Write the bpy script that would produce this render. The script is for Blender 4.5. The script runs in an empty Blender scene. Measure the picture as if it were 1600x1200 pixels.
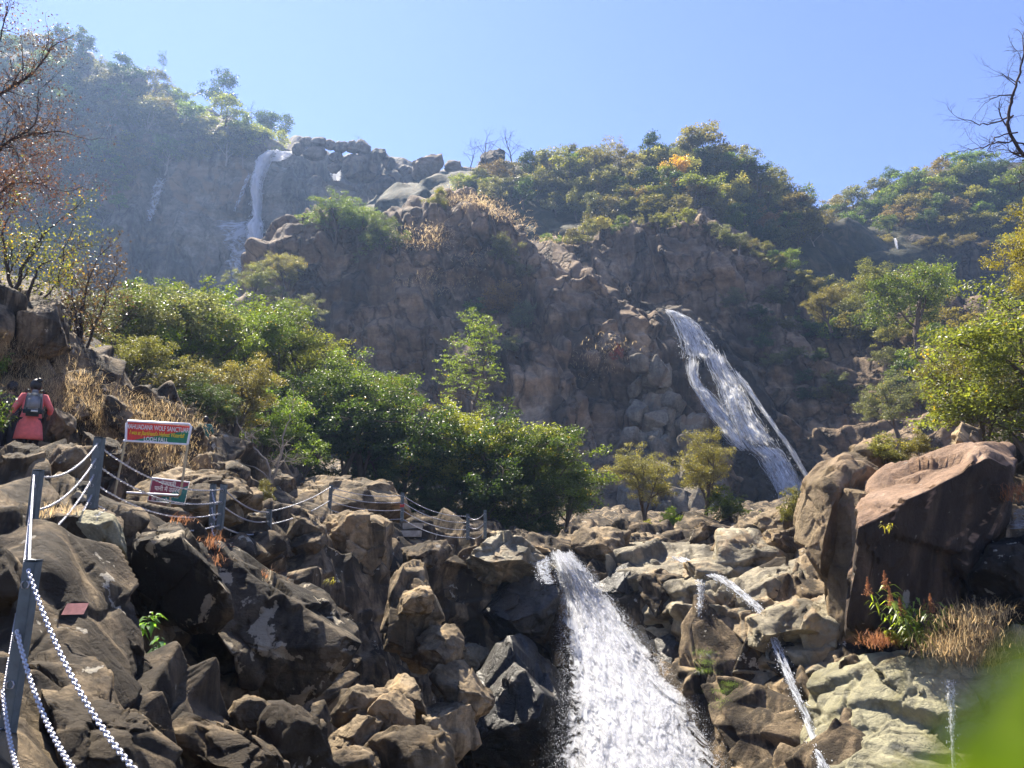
import bpy, bmesh, math, random
import numpy as np
from mathutils import Vector, Matrix

sc = bpy.context.scene
COL = sc.collection
# ------------------------------------------------------------------ camera, sky, sun, exposure
PITCH = math.radians(12.0)
FPX = 1200.0                       # focal length in photo pixels (photo 1600 x 1200)
cd = bpy.data.cameras.new('camera'); cam = bpy.data.objects.new('camera', cd); COL.objects.link(cam)
cam.location = (0, 0, 0); cam.rotation_euler = (math.pi/2 + PITCH, 0, 0)
cd.sensor_width = 36; cd.lens = 36*FPX/1600; cd.clip_start = 0.004; cd.clip_end = 3000
cd.dof.use_dof = True; cd.dof.focus_distance = 16.0; cd.dof.aperture_fstop = 10.0
sc.camera = cam
SUN_AZ, SUN_EL = math.radians(-34), math.radians(55)     # azimuth from +Y, negative = left
w = bpy.data.worlds.new('World'); sc.world = w; w.use_nodes = True
nt = w.node_tree; nt.nodes.clear()
sky = nt.nodes.new('ShaderNodeTexSky'); sky.sky_type = 'NISHITA'; sky.sun_disc = False
sky.sun_elevation = SUN_EL; sky.sun_rotation = SUN_AZ % (2*math.pi)
sky.air_density = 1.1; sky.dust_density = 0.15; sky.ozone_density = 4.0; sky.altitude = 600
bg = nt.nodes.new('ShaderNodeBackground'); bg.inputs[1].default_value = 0.066
wo = nt.nodes.new('ShaderNodeOutputWorld'); tn = nt.nodes.new('ShaderNodeMix'); tn.data_type = 'RGBA'; tn.blend_type = 'MULTIPLY'; tn.inputs[0].default_value = 1; tn.inputs[7].default_value = (1.0, .89, 1.1, 1)
nt.links.new(sky.outputs[0], tn.inputs[6]); nt.links.new(tn.outputs[2], bg.inputs[0]); nt.links.new(bg.outputs[0], wo.inputs[0])
sl = bpy.data.lights.new('sun', 'SUN'); sl.energy = 5.0; sl.angle = math.radians(0.5); sl.color = (1.0, 0.91, 0.77)
so = bpy.data.objects.new('sun', sl); COL.objects.link(so)
sdir = Vector((math.sin(SUN_AZ)*math.cos(SUN_EL), math.cos(SUN_AZ)*math.cos(SUN_EL), math.sin(SUN_EL)))
so.rotation_euler = sdir.to_track_quat('Z', 'Y').to_euler(); so.location = (-40, 60, 200)
sc.view_settings.view_transform = 'Standard'; sc.view_settings.look = 'None'
sc.view_settings.exposure = 1.68; sc.view_settings.gamma = 1.0; sc.view_settings.use_curve_mapping = False
cy = sc.cycles
cy.use_denoising = True
cy.max_bounces = 6; cy.diffuse_bounces = 3; cy.glossy_bounces = 2; cy.transmission_bounces = 4
cy.transparent_max_bounces = 12; cy.volume_bounces = 0; cy.use_adaptive_sampling = True; cy.adaptive_threshold = 0.02
cy.caustics_reflective = False; cy.caustics_refractive = False

# ------------------------------------------------------------------ helpers
ST, CT = math.sin(PITCH), math.cos(PITCH)
def PX(px, py, D):
    """world point(s) seen at photo pixel (px, py), D metres ahead"""
    px = np.asarray(px, float); py = np.asarray(py, float); D = np.asarray(D, float)
    x = (px-800)/FPX; y = (600-py)/FPX
    return np.stack([D*x, D*(CT-y*ST), D*(ST+y*CT)], -1)
def proj(P):
    P = np.asarray(P); D = P[..., 1]*CT + P[..., 2]*ST
    y = (-P[..., 1]*ST + P[..., 2]*CT)/D
    return 800+FPX*P[..., 0]/D, 600-FPX*y, D
RGT = np.array([1, 0, 0.]); UPV = np.array([0, -ST, CT]); FWD = np.array([0, CT, ST])
rng = np.random.default_rng(7)

def tag(o, label=None, cat=None, group=None, kind=None):
    if label: o['label'] = label
    if cat: o['category'] = cat
    if group: o['group'] = group
    if kind: o['kind'] = kind
    return o
def link(name, me, mat=None, parent=None, loc=None, **kw):
    o = bpy.data.objects.new(name, me); COL.objects.link(o)
    if me is not None and mat is not None:
        if len(me.materials) == 0: me.materials.append(mat)
    if parent is not None: o.parent = parent
    if loc is not None: o.location = loc
    tag(o, **kw); return o
def empty(name, loc, **kw):
    o = bpy.data.objects.new(name, None); COL.objects.link(o); o.location = loc; o.empty_display_size = .2
    tag(o, **kw); return o
def mesh_np(name, V, F, smooth=True, attrs=None, uv=None):
    """V (n,3), F (m,k) all faces same size"""
    me = bpy.data.meshes.new(name); V = np.asarray(V, np.float32); F = np.asarray(F, np.int32)
    k = F.shape[1]
    me.vertices.add(len(V)); me.vertices.foreach_set('co', V.ravel())
    me.loops.add(F.size); me.loops.foreach_set('vertex_index', F.ravel())
    me.polygons.add(len(F)); me.polygons.foreach_set('loop_start', np.arange(0, F.size, k, dtype=np.int32))
    me.polygons.foreach_set('loop_total', np.full(len(F), k, np.int32))
    me.polygons.foreach_set('use_smooth', np.full(len(F), smooth, bool))
    if attrs:
        for an, av in attrs.items():
            a = me.attributes.new(an, 'FLOAT', 'POINT'); a.data.foreach_set('value', np.asarray(av, np.float32))
    me.update(calc_edges=True)
    if uv is not None:
        ul = me.uv_layers.new(name='UVMap'); ul.data.foreach_set('uv', np.asarray(uv, np.float32)[F.ravel()].ravel())
    return me

# ---- numpy noise
def _h(ix, iy, iz, s):
    n = (ix.astype(np.int64)*374761393 + iy.astype(np.int64)*668265263 + iz.astype(np.int64)*2147483647 + s*974711) & 0xffffffff
    n = ((n ^ (n >> 13))*1274126177) & 0xffffffff
    n = ((n ^ (n >> 16))*2246822519) & 0xffffffff
    n = n ^ (n >> 15)
    return (n & 0xffffff)/float(0x1000000)
def vnoise(p, s=0):
    i = np.floor(p).astype(np.int64); f = p-i; f = f*f*(3-2*f); r = 0
    for dx in (0, 1):
        wx = f[..., 0] if dx else 1-f[..., 0]
        for dy in (0, 1):
            wy = f[..., 1] if dy else 1-f[..., 1]
            for dz in (0, 1):
                wz = f[..., 2] if dz else 1-f[..., 2]
                r = r + wx*wy*wz*_h(i[..., 0]+dx, i[..., 1]+dy, i[..., 2]+dz, s)
    return r*2-1
def fbm(p, o=4, s=0, gain=.5):
    r = 0; a = 1.
    for k in range(o):
        r = r + a*vnoise(p*(2.03**k)+k*7.7, s+k); a *= gain
    return r
def voro(p, s=0, jit=.9):
    i = np.floor(p).astype(np.int64); n = p.shape[:-1]
    F1 = np.full(n, 9.); F2 = np.full(n, 9.); R = np.zeros(n+(4,)); C = np.zeros(n+(3,))
    for dx in (-1, 0, 1):
        for dy in (-1, 0, 1):
            for dz in (-1, 0, 1):
                a, b, c = i[..., 0]+dx, i[..., 1]+dy, i[..., 2]+dz
                h1 = _h(a, b, c, s); h2 = _h(a, b, c, s+11); h3 = _h(a, b, c, s+23)
                q = np.stack([a+.5+jit*(h1-.5), b+.5+jit*(h2-.5), c+.5+jit*(h3-.5)], -1)
                d = np.sqrt(((p-q)**2).sum(-1)); m = d < F1
                F2 = np.where(m, F1, np.minimum(F2, d)); F1 = np.where(m, d, F1)
                C = np.where(m[..., None], q, C)
                R = np.where(m[..., None], np.stack([_h(a, b, c, s+5), h2, h3, h1], -1), R)
    return F1, F2, R, p-C
def fracture(P, scale, s=0, stretch=(1, 1, 1), amp=.5, tilt=.5, crack=.25, cw=.08, warp=.35, bulge=0.):
    q = P/scale/np.array(stretch)
    if warp: q = q + warp*np.stack([vnoise(q*1.1+3, s+1), vnoise(q*1.1+9, s+2), vnoise(q*1.1+5, s+3)], -1)
    F1, F2, R, d = voro(q, s)
    e = F2-F1
    o = amp*(R[..., 0]-.5) + tilt*((R[..., 1:]-.5)*2*d).sum(-1) - crack*np.clip(1-e/cw, 0, 1)**1.5
    if bulge: o = o + bulge*np.sqrt(np.clip(e/.5, 0, 1))
    return o*scale

def grid_faces(nv, nu):
    a = np.arange(nv*nu).reshape(nv, nu)
    return np.stack([a[:-1, :-1], a[:-1, 1:], a[1:, 1:], a[1:, :-1]], -1).reshape(-1, 4)
def catmull(rows, nseg):
    """rows (R,n,3) -> dense rows; nseg list of segments per interval"""
    R = len(rows); out = []
    for k in range(R-1):
        p0 = rows[max(k-1, 0)]; p1 = rows[k]; p2 = rows[k+1]; p3 = rows[min(k+2, R-1)]
        for t in np.linspace(0, 1, nseg[k], endpoint=False):
            c = .5*((2*p1)+(-p0+p2)*t+(2*p0-5*p1+4*p2-p3)*t*t+(-p0+3*p1-3*p2+p3)*t**3)
            l = p1*(1-t)+p2*t
            out.append(.5*c+.5*l)
    out.append(rows[-1]); return np.array(out)
LOFTS = {}
def loft(name, px, rows, step, disp, mat, key=None, smooth=True, pxsm=3, blur=1, **kw):
    """surface through rows (each: list of py, list of D) over common px stations"""
    px = np.array(px, float); n = int((px[-1]-px[0])/step)+1; uu = np.linspace(px[0], px[-1], n)
    R = []; ks = np.ones(2*pxsm+1)/(2*pxsm+1)
    for py, D in rows:
        y = np.interp(uu, px, py); d = np.interp(uu, px, D)
        if pxsm:
            y = np.convolve(np.pad(y, pxsm, 'edge'), ks, 'valid'); d = np.convolve(np.pad(d, pxsm, 'edge'), ks, 'valid')
        R.append(PX(uu, y, d))
    R = np.array(R); ns = []
    for k in range(len(R)-1):
        a = np.mean(np.abs(np.array(rows[k][0])-np.array(rows[k+1][0])))
        L = np.mean(np.linalg.norm(R[k]-R[k+1], axis=-1)/np.array(proj(R[k+1])[2]))*FPX
        ns.append(int(max(3, min(max(a, .35*min(L, 400)), 600)/step)))
    G = catmull(R, ns)
    N = np.cross(np.gradient(G, axis=1), np.gradient(G, axis=0)); N /= np.linalg.norm(N, axis=-1, keepdims=True)+1e-9
    sg = np.where((N*G).sum(-1) > 0, -1, 1)[..., None]; N = N*(1 if np.mean(sg) > 0 else -1)
    dd = disp(G)
    for _ in range(blur):
        for ax in (0, 1): e = np.pad(dd, [(1, 1) if k == ax else (0, 0) for k in (0, 1)], 'edge'); dd = (e[:-2]+2*dd+e[2:])/4 if ax == 0 else (e[:, :-2]+2*dd+e[:, 2:])/4
    G = G + N*dd[..., None]
    F = grid_faces(*G.shape[:2])
    if np.mean(sg) > 0: F = F[:, ::-1]
    uvv = np.stack(np.meshgrid(np.linspace(0, 1, G.shape[1]), np.linspace(0, 1, G.shape[0])), -1).reshape(-1, 2)
    me = mesh_np(name, G.reshape(-1, 3), F, smooth, uv=uvv)
    a, b, c = proj(G.reshape(-1, 3)); LOFTS[key or name] = (G.reshape(-1, 3), a, b, c)
    return link(name, me, mat, **kw)
def on(key, px, py):
    """nearest-to-camera surface point of a terrain piece at a pixel"""
    G, a, b, D = LOFTS[key]; d = (a-px)**2+(b-py)**2
    m = d < max(d.min()*1.5, 25.); i = np.where(m)[0]; return G[i[np.argmin(D[i])]]

# ------------------------------------------------------------------ materials
def newmat(name):
    m = bpy.data.materials.new(name); m.use_nodes = True; nt = m.node_tree; nt.nodes.clear(); return m, nt
def N(nt, t, **kw):
    n = nt.nodes.new(t)
    for k, v in kw.items():
        if k[0] == 'i' and k[1:].isdigit(): n.inputs[int(k[1:])].default_value = v
        elif k.startswith('in_'): n.inputs[k[3:].replace('_', ' ')].default_value = v
        else: setattr(n, k, v)
    return n
def ramp(nt, src, stops):
    r = nt.nodes.new('ShaderNodeValToRGB'); cr = r.color_ramp
    while len(cr.elements) < len(stops): cr.elements.new(.5)
    for e, (p, c) in zip(cr.elements, stops):
        e.position = p; e.color = (c, c, c, 1) if isinstance(c, (int, float)) else (*c, 1)
    nt.links.new(src, r.inputs[0]); return r.outputs[0]
def mixc(nt, f, a, b, mode='MIX'):
    m = nt.nodes.new('ShaderNodeMix'); m.data_type = 'RGBA'; m.blend_type = mode
    for s, v in ((0, f), (6, a), (7, b)):
        if isinstance(v, (int, float)): m.inputs[s].default_value = v
        elif isinstance(v, tuple): m.inputs[s].default_value = (*v, 1)
        else: nt.links.new(v, m.inputs[s])
    return m.outputs[2]
def noise(nt, co, scale, detail=6, rough=.6, dist=0., stretch=None):
    if stretch:
        mp = nt.nodes.new('ShaderNodeMapping'); mp.inputs[3].default_value = stretch; nt.links.new(co, mp.inputs[0]); co = mp.outputs[0]
    n = nt.nodes.new('ShaderNodeTexNoise'); n.inputs['Scale'].default_value = scale; n.inputs['Detail'].default_value = detail
    n.inputs['Roughness'].default_value = rough; n.inputs['Distortion'].default_value = dist; nt.links.new(co, n.inputs['Vector']); return n.outputs[0]
def rockmat(name, dark, mid, light, S=1., streak=.5, lichen=0., lichcol=(.42, .38, .3), rough=.85, bump=1., cracks=.22, tan=None, spec=.25, strata=0., vrt=6., spots=0., fol=.4, sth=.48, vc=1.):
    """S = features per metre"""
    dark, mid, light = [tuple(np.array(c)*(.98, 1.02, .9)) for c in (dark, mid, light)]
    if tan: tan = tuple(np.array(tan)*(.97, 1.03, .95))
    m, nt = newmat(name); L = nt.links.new
    co = N(nt, 'ShaderNodeNewGeometry').outputs['Position']
    n1 = noise(nt, co, S*.55, 8, .65, .6)
    col = ramp(nt, n1, [(.28, dark), (.48, mid), (.7, light)])
    n2 = noise(nt, co, S*6, 8, .75)
    col = mixc(nt, .8, col, ramp(nt, n2, [(.3, .45), (.52, 1.), (.75, 1.5)]), 'MULTIPLY')
    if tan:
        col = mixc(nt, ramp(nt, noise(nt, co, S*.8, 6, .6, 1.), [(.52, 0.), (.6, .8)]), col, tan)
    st = noise(nt, co, S*1.1, 5, .6, .3, (1., 1., 1/vrt))
    col = mixc(nt, ramp(nt, st, [(sth, 0.), (sth+.12, streak)]), col, tuple(c*.22 for c in dark))
    if strata:
        ss = noise(nt, co, S*2.5, 5, .6, .5, (.12, .12, 1.))
        col = mixc(nt, strata, col, ramp(nt, ss, [(.35, .5), (.6, 1.3)]), 'MULTIPLY')
    if lichen:
        l1 = noise(nt, co, S*1.4, 7, .62, .2)
        col = mixc(nt, ramp(nt, l1, [(.66-lichen*.16, 0.), (.675-lichen*.16, .85)]), col, lichcol)
    if spots:
        l2 = noise(nt, co, S*7, 3, .5)
        col = mixc(nt, ramp(nt, l2, [(.68, 0.), (.70, spots)]), col, lichcol)
    b1 = nt.nodes.new('ShaderNodeBump'); b1.inputs['Strength'].default_value = .9*bump; b1.inputs['Distance'].default_value = .12/S
    L(noise(nt, co, S*3.2, 12, .72, .3), b1.inputs['Height'])
    if fol:
        mpf = N(nt, 'ShaderNodeMapping'); mpf.inputs[2].default_value = (math.radians(14), math.radians(24), .3); mpf.inputs[3].default_value = (.22, .3, 2.2); L(co, mpf.inputs[0])
        bf = nt.nodes.new('ShaderNodeBump'); bf.inputs['Strength'].default_value = fol; bf.inputs['Distance'].default_value = .1/S
        L(noise(nt, mpf.outputs[0], S*2.6, 7, .65, .5), bf.inputs['Height']); L(b1.outputs[0], bf.inputs['Normal']); b1 = bf
    vv = N(nt, 'ShaderNodeTexVoronoi', feature='DISTANCE_TO_EDGE'); vv.inputs['Scale'].default_value = S*1.1
    mw = nt.nodes.new('ShaderNodeVectorMath'); mw.operation = 'ADD'; nz = nt.nodes.new('ShaderNodeTexNoise'); nz.inputs['Scale'].default_value = S*1.5; nz.inputs['Detail'].default_value = 4
    L(co, nz.inputs['Vector']); sc_ = nt.nodes.new('ShaderNodeVectorMath'); sc_.operation = 'SCALE'; sc_.inputs['Scale'].default_value = .9/S
    L(nz.outputs['Color'], sc_.inputs[0]); cmap = N(nt, 'ShaderNodeMapping'); cmap.inputs[3].default_value = (1, 1, vc); L(co, cmap.inputs[0]); L(cmap.outputs[0], mw.inputs[0]); L(sc_.outputs[0], mw.inputs[1]); L(mw.outputs[0], vv.inputs['Vector'])
    cr = ramp(nt, vv.outputs['Distance'], [(0., 0.), (.035 if vc == 1. else .06, 1.)])
    b2 = nt.nodes.new('ShaderNodeBump'); b2.inputs['Strength'].default_value = cracks; b2.inputs['Distance'].default_value = .12/S
    L(cr, b2.inputs['Height']); L(b1.outputs[0], b2.inputs['Normal'])
    col = mixc(nt, cracks*.55, col, cr, 'MULTIPLY')
    p = nt.nodes.new('ShaderNodeBsdfPrincipled'); L(col, p.inputs['Base Color']); L(b2.outputs[0], p.inputs['Normal'])
    p.inputs['Specular IOR Level'].default_value = spec
    if rough < .6: L(ramp(nt, n2, [(.3, rough*.6), (.7, min(1., rough*1.7))]), p.inputs['Roughness'])
    else: p.inputs['Roughness'].default_value = rough
    o = nt.nodes.new('ShaderNodeOutputMaterial'); L(p.outputs[0], o.inputs[0]); return m

M = {}
M['near'] = rockmat('rock_dark_brown', (.06, .043, .031), (.165, .115, .078), (.33, .24, .16), S=1.6, streak=.85, sth=.41, lichen=.1, tan=(.3, .21, .13))
M['nearl'] = rockmat('rock_lichen_patches', (.04, .031, .025), (.1, .075, .056), (.19, .145, .105), S=1.3, streak=.85, sth=.4, lichen=.5, lichcol=(.4, .34, .24))
M['tan'] = rockmat('rock_tan', (.12, .085, .058), (.25, .18, .12), (.4, .3, .21), S=1.3, streak=.75, sth=.46, tan=(.42, .28, .16), strata=.4)
M['grey'] = rockmat('rock_pale_grey', (.12, .098, .076), (.28, .232, .175), (.44, .37, .28), S=.9, streak=.6, tan=(.36, .24, .14), strata=.3, rough=.6)
M['wet'] = rockmat('rock_wet_black', (.012, .011, .011), (.03, .027, .025), (.07, .06, .05), S=1.1, streak=.7, rough=.32, spec=.6, tan=(.07, .05, .035))
M['big'] = rockmat('rock_big_boulder', (.12, .075, .05), (.22, .145, .1), (.31, .215, .15), S=.55, streak=.3, vrt=9., strata=.35, cracks=.25)
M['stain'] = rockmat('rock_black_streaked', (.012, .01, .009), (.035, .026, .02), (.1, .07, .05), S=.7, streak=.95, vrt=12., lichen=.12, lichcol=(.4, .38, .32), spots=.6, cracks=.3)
M['green'] = rockmat('rock_grey_green', (.12, .108, .072), (.25, .222, .148), (.41, .365, .25), S=.8, streak=.4, cracks=.25, rough=.5, spec=.4, tan=(.2, .17, .08))
M['cliff'] = rockmat('cliff_brown', (.1, .066, .045), (.225, .15, .103), (.4, .29, .21), S=.2, streak=.7, vrt=5., tan=(.2, .13, .085), strata=.6, cracks=.8, vc=.3)
M['cliffg'] = rockmat('cliff_grey', (.09, .078, .07), (.19, .16, .14), (.33, .28, .24), S=.14, streak=.75, vrt=6., tan=(.26, .18, .12), strata=.4, cracks=.5, vc=.3)
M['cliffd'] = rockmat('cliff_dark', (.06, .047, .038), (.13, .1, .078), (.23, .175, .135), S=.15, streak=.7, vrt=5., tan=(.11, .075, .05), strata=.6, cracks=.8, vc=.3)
M['rub'] = rockmat('rock_rubble_grey', (.1, .085, .07), (.2, .165, .135), (.3, .25, .2), S=.5, streak=.5, tan=(.22, .15, .1), cracks=.3)
M['earth'] = rockmat('hillside_undergrowth', (.018, .02, .01), (.04, .04, .02), (.09, .075, .04), S=.35, streak=.3, tan=(.1, .075, .04), cracks=0.)
M['bank'] = rockmat('bank_dry_earth', (.05, .04, .03), (.13, .095, .06), (.24, .17, .1), S=1.2, streak=.3, tan=(.3, .2, .1), cracks=.2)

def leafmat(name, trans=.45, rough=.42, yellow=.06):
    m, nt = newmat(name); L = nt.links.new
    oi = N(nt, 'ShaderNodeObjectInfo'); at = N(nt, 'ShaderNodeAttribute', attribute_name='tone')
    base = mixc(nt, 1., oi.outputs['Color'], ramp(nt, at.outputs['Fac'], [(0., .5), (.6, 1.), (.97, 1.7)]), 'MULTIPLY')
    base = mixc(nt, ramp(nt, at.outputs['Fac'], [(1-yellow-.01, 0.), (1-yellow, .85)]), base, (.42, .28, .03))
    p = nt.nodes.new('ShaderNodeBsdfPrincipled'); L(base, p.inputs['Base Color']); p.inputs['Roughness'].default_value = rough
    p.inputs['Specular IOR Level'].default_value = .5
    t = nt.nodes.new('ShaderNodeBsdfTranslucent'); L(mixc(nt, 1., base, (2.2, 2.1, .75), 'MULTIPLY'), t.inputs[0])
    ms = nt.nodes.new('ShaderNodeMixShader'); ms.inputs[0].default_value = trans; L(p.outputs[0], ms.inputs[1]); L(t.outputs[0], ms.inputs[2])
    o = nt.nodes.new('ShaderNodeOutputMaterial'); L(ms.outputs[0], o.inputs[0]); return m
M['leaf'] = leafmat('leaf_foliage'); M['leafdry'] = leafmat('leaf_mixed_dry', yellow=.1); M['leafbrown'] = leafmat('leaf_dry_brown', .3, .5, .0)
def plain(name, col, rough=.6, metal=0., var=.25, S=8., spec=.4, bump=.2):
    m, nt = newmat(name); L = nt.links.new
    co = N(nt, 'ShaderNodeNewGeometry').outputs['Position']; n = noise(nt, co, S, 6, .6)
    c = mixc(nt, 1., col, ramp(nt, n, [(.3, 1-var), (.7, 1+var)]), 'MULTIPLY')
    p = nt.nodes.new('ShaderNodeBsdfPrincipled'); L(c, p.inputs['Base Color']); p.inputs['Roughness'].default_value = rough
    p.inputs['Metallic'].default_value = metal; p.inputs['Specular IOR Level'].default_value = spec
    b = nt.nodes.new('ShaderNodeBump'); b.inputs['Strength'].default_value = bump; b.inputs['Distance'].default_value = .01; L(n, b.inputs['Height']); L(b.outputs[0], p.inputs['Normal'])
    o = nt.nodes.new('ShaderNodeOutputMaterial'); L(p.outputs[0], o.inputs[0]); return m
M['bark'] = plain('bark_grey_brown', (.11, .085, .065), .9, S=3.); M['barkd'] = plain('bark_dark', (.05, .035, .03), .9, S=3.)
M['barkp'] = plain('bark_pale', (.3, .26, .21), .9, S=3.)
M['post'] = plain('post_blue_grey_paint', (.1, .135, .155), .5, S=14., spec=.5); M['chain'] = plain('galvanised_chain', (.47, .47, .5), .32, .6, .1, 30.)
M['conc'] = plain('concrete', (.34, .31, .26), .9, S=5., var=.35)
M['sweet'] = M['post']
M['white'] = plain('white_paint', (.75, .75, .78), .4, S=20., var=.08); M['cream'] = plain('cream_painted_pole', (.45, .38, .24), .5, S=20.)
def strawmat(name, a, b):
    m, nt = newmat(name); L = nt.links.new
    at = N(nt, 'ShaderNodeAttribute', attribute_name='tone'); c = ramp(nt, at.outputs['Fac'], [(0., a), (1., b)])
    d = nt.nodes.new('ShaderNodeBsdfPrincipled'); L(c, d.inputs['Base Color']); d.inputs['Roughness'].default_value = .6
    t = nt.nodes.new('ShaderNodeBsdfTranslucent'); L(c, t.inputs[0]); ms = nt.nodes.new('ShaderNodeMixShader'); ms.inputs[0].default_value = .6
    L(d.outputs[0], ms.inputs[1]); L(t.outputs[0], ms.inputs[2]); o = nt.nodes.new('ShaderNodeOutputMaterial'); L(ms.outputs[0], o.inputs[0]); return m
M['straw'] = strawmat('dry_straw', (.5, .33, .15), (.9, .7, .38)); M['rust'] = strawmat('rusty_straw', (.28, .11, .05), (.6, .3, .14))
M['blade'] = strawmat('green_blades', (.1, .16, .02), (.3, .42, .06))
# ------------------------------------------------------------------ terrain
def blocks(P, w, h, amp, s=0, t=.5, cr=.25, cw=.07, ax=.5):
    a = (P[..., 0]+ax*P[..., 1])/w; z = P[..., 2]/h; q = P/(2.2*w)
    z = z+.2*vnoise(q, s)+.05*vnoise(q*4, s+1)+.25*a*.3; r = np.floor(z); fz = z-r
    a = a+.14*vnoise(q+7, s+2)+.04*vnoise(q*4+3, s+3)+_h(r, r*0, r*0, s+4)*7; wd = .55+_h(r, r*0+1, r*0, s+5)*.9; a = a/wd; c = np.floor(a); fa = a-c
    h1 = _h(r, c, r*0, s+6); h2 = _h(r, c, r*0, s+7); h3 = _h(r, c, r*0, s+8)
    e = np.minimum(np.minimum(fa, 1-fa)*wd*w, np.minimum(fz, 1-fz)*h*1.0)/w
    return amp*(h1-.5)+t*amp*((h2-.5)*(fa-.5)*2+(h3-.62)*(fz-.5)*2)-cr*amp*np.clip(1-e/cw, 0, 1)
def ledges(P, h, amp, s=0):
    z = P[..., 2]/h+1.2*fbm(P*np.array([.25, .25, .05])/h, 3, s)+.35*vnoise(P/h*1.5, s+4); f = z-np.floor(z)
    k = _h(np.floor(z).astype(int), np.floor(P[..., 0]/h/4+vnoise(P/h/3, s)).astype(int), np.zeros_like(z, int), s)
    return amp*(.4+k)*np.where(f < .82, -f/.82, -(1-f)/.18)
S3 = lambda **k: k
_f = np.array([.55, .1, -.6]); _f /= np.linalg.norm(_f); _g = np.cross(_f, [0, 1, 0]); _g /= np.linalg.norm(_g); FLOW = np.stack([_f, _g, np.cross(_f, _g)], 1)
def lin(v, n): return [v]*n
# far flat ground under everything, out to the horizon
gx = np.linspace(-900, 900, 61); gy = np.linspace(-60, 1500, 61); GX, GY = np.meshgrid(gx, gy)
GG = np.stack([GX, GY, -12.5+.4*vnoise(np.stack([GX*.02, GY*.02, GX*0], -1), 3)], -1)
link('ground', mesh_np('ground', GG.reshape(-1, 3), grid_faces(61, 61)), M['earth'], kind='structure')

# --- left mountain with rock wall and the highest fall
px = [-900, -500, -250, 0, 100, 200, 300, 380, 450, 520, 600, 680, 760, 900, 1100]
loft('mountain', px, [
    ([250, 100, 60, 60, 90, 130, 180, 215, 228, 260, 290, 290, 290, 300, 320], [330, 330, 330, 320, 320, 310, 300, 290, 290, 290, 290, 290, 290, 290, 290]),
    ([150, 20, 20, 60, 90, 125, 170, 205, 235, 253, 266, 276, 280, 290, 330], [230, 235, 240, 245, 245, 240, 235, 225, 215, 212, 208, 205, 200, 200, 200]),
    ([260, 230, 210, 190, 200, 210, 225, 240, 262, 300, 310, 320, 330, 350, 380], [195, 200, 205, 210, 212, 215, 215, 212, 206, 203, 200, 196, 190, 188, 185]),
    ([380, 360, 350, 330, 330, 330, 335, 345, 350, 360, 370, 380, 400, 420, 440], [175, 180, 190, 198, 200, 203, 204, 205, 203, 200, 197, 194, 188, 185, 182]),
    ([500, 480, 470, 470, 480, 480, 480, 480, 480, 480, 480, 480, 480, 500, 520], [150, 160, 170, 180, 183, 186, 190, 192, 192, 190, 188, 186, 183, 180, 178]),
    ([760, 760, 760, 760, 760, 760, 760, 760, 760, 760, 760, 760, 760, 760, 760], [90, 110, 120, 140, 142, 145, 150, 150, 150, 150, 150, 150, 150, 150, 150])], 3.0,
    lambda P: blocks(P, 13, 22, 6, 1) + blocks(P, 5, 8, 2.4, 21) + fracture(P, 3, 2, (1, 1, 1.6), .15, .3, .1, .06, .15) + fbm(P/9, 4, 5)*.7,
    M['cliffg'], kind='structure')
# --- plateau behind the skyline boulders and above the middle falls, wooded
px = [560, 640, 720, 800, 870, 940, 1020, 1100, 1160, 1220, 1290, 1360, 1500]
loft('hill_centre', px, [
    ([330, 290, 275, 270, 262, 258, 254, 245, 262, 300, 345, 380, 420], lin(230, 13)),
    ([330, 285, 270, 262, 258, 254, 250, 240, 258, 300, 340, 370, 400], [175, 175, 172, 170, 168, 166, 165, 165, 168, 172, 175, 175, 175]),
    ([370, 330, 325, 325, 330, 320, 320, 325, 350, 380, 400, 420, 440], [155, 155, 152, 150, 146, 144, 142, 142, 145, 150, 155, 160, 165]),
    ([420, 400, 400, 405, 410, 400, 390, 390, 410, 430, 450, 470, 480], [140, 140, 138, 135, 130, 128, 126, 126, 130, 135, 140, 145, 150]),
    ([560, 560, 560, 560, 560, 560, 560, 560, 560, 560, 560, 560, 560], [128, 128, 126, 124, 122, 120, 118, 118, 120, 125, 130, 135, 140])], 4.0,
    lambda P: fracture(P, 9, 8, (1, 1, 1), .15, .3, .05)+fbm(P/6, 4, 5)*.9, M['earth'], kind='structure')
# --- far right hill and its dark cliff band
px = [1180, 1240, 1290, 1350, 1420, 1500, 1600, 1750, 2000, 2300]
loft('hill_right', px, [
    ([420, 380, 340, 320, 280, 265, 262, 240, 200, 200], lin(280, 10)),
    ([420, 380, 342, 318, 278, 262, 260, 236, 200, 200], [235, 232, 230, 225, 215, 210, 205, 200, 195, 190]),
    ([440, 400, 372, 372, 374, 375, 378, 385, 400, 400], [190, 188, 185, 183, 180, 178, 175, 170, 165, 160])], 4.0,
    lambda P: fbm(P/8, 5, 5)*1.6, M['earth'], kind='structure')
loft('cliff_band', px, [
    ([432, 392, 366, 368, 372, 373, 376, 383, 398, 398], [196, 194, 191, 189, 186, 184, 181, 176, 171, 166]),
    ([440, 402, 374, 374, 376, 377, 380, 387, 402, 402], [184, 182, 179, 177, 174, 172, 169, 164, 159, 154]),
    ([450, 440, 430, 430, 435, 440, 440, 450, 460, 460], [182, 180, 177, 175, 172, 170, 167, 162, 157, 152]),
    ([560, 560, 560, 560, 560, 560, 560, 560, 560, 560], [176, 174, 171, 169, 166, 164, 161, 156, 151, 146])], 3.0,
    lambda P: blocks(P, 5, 16, 2.6, 31)+blocks(P, 2, 6, .9, 32)+fbm(P/3, 4, 4)*.2, M['cliffd'], kind='structure')
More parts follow.
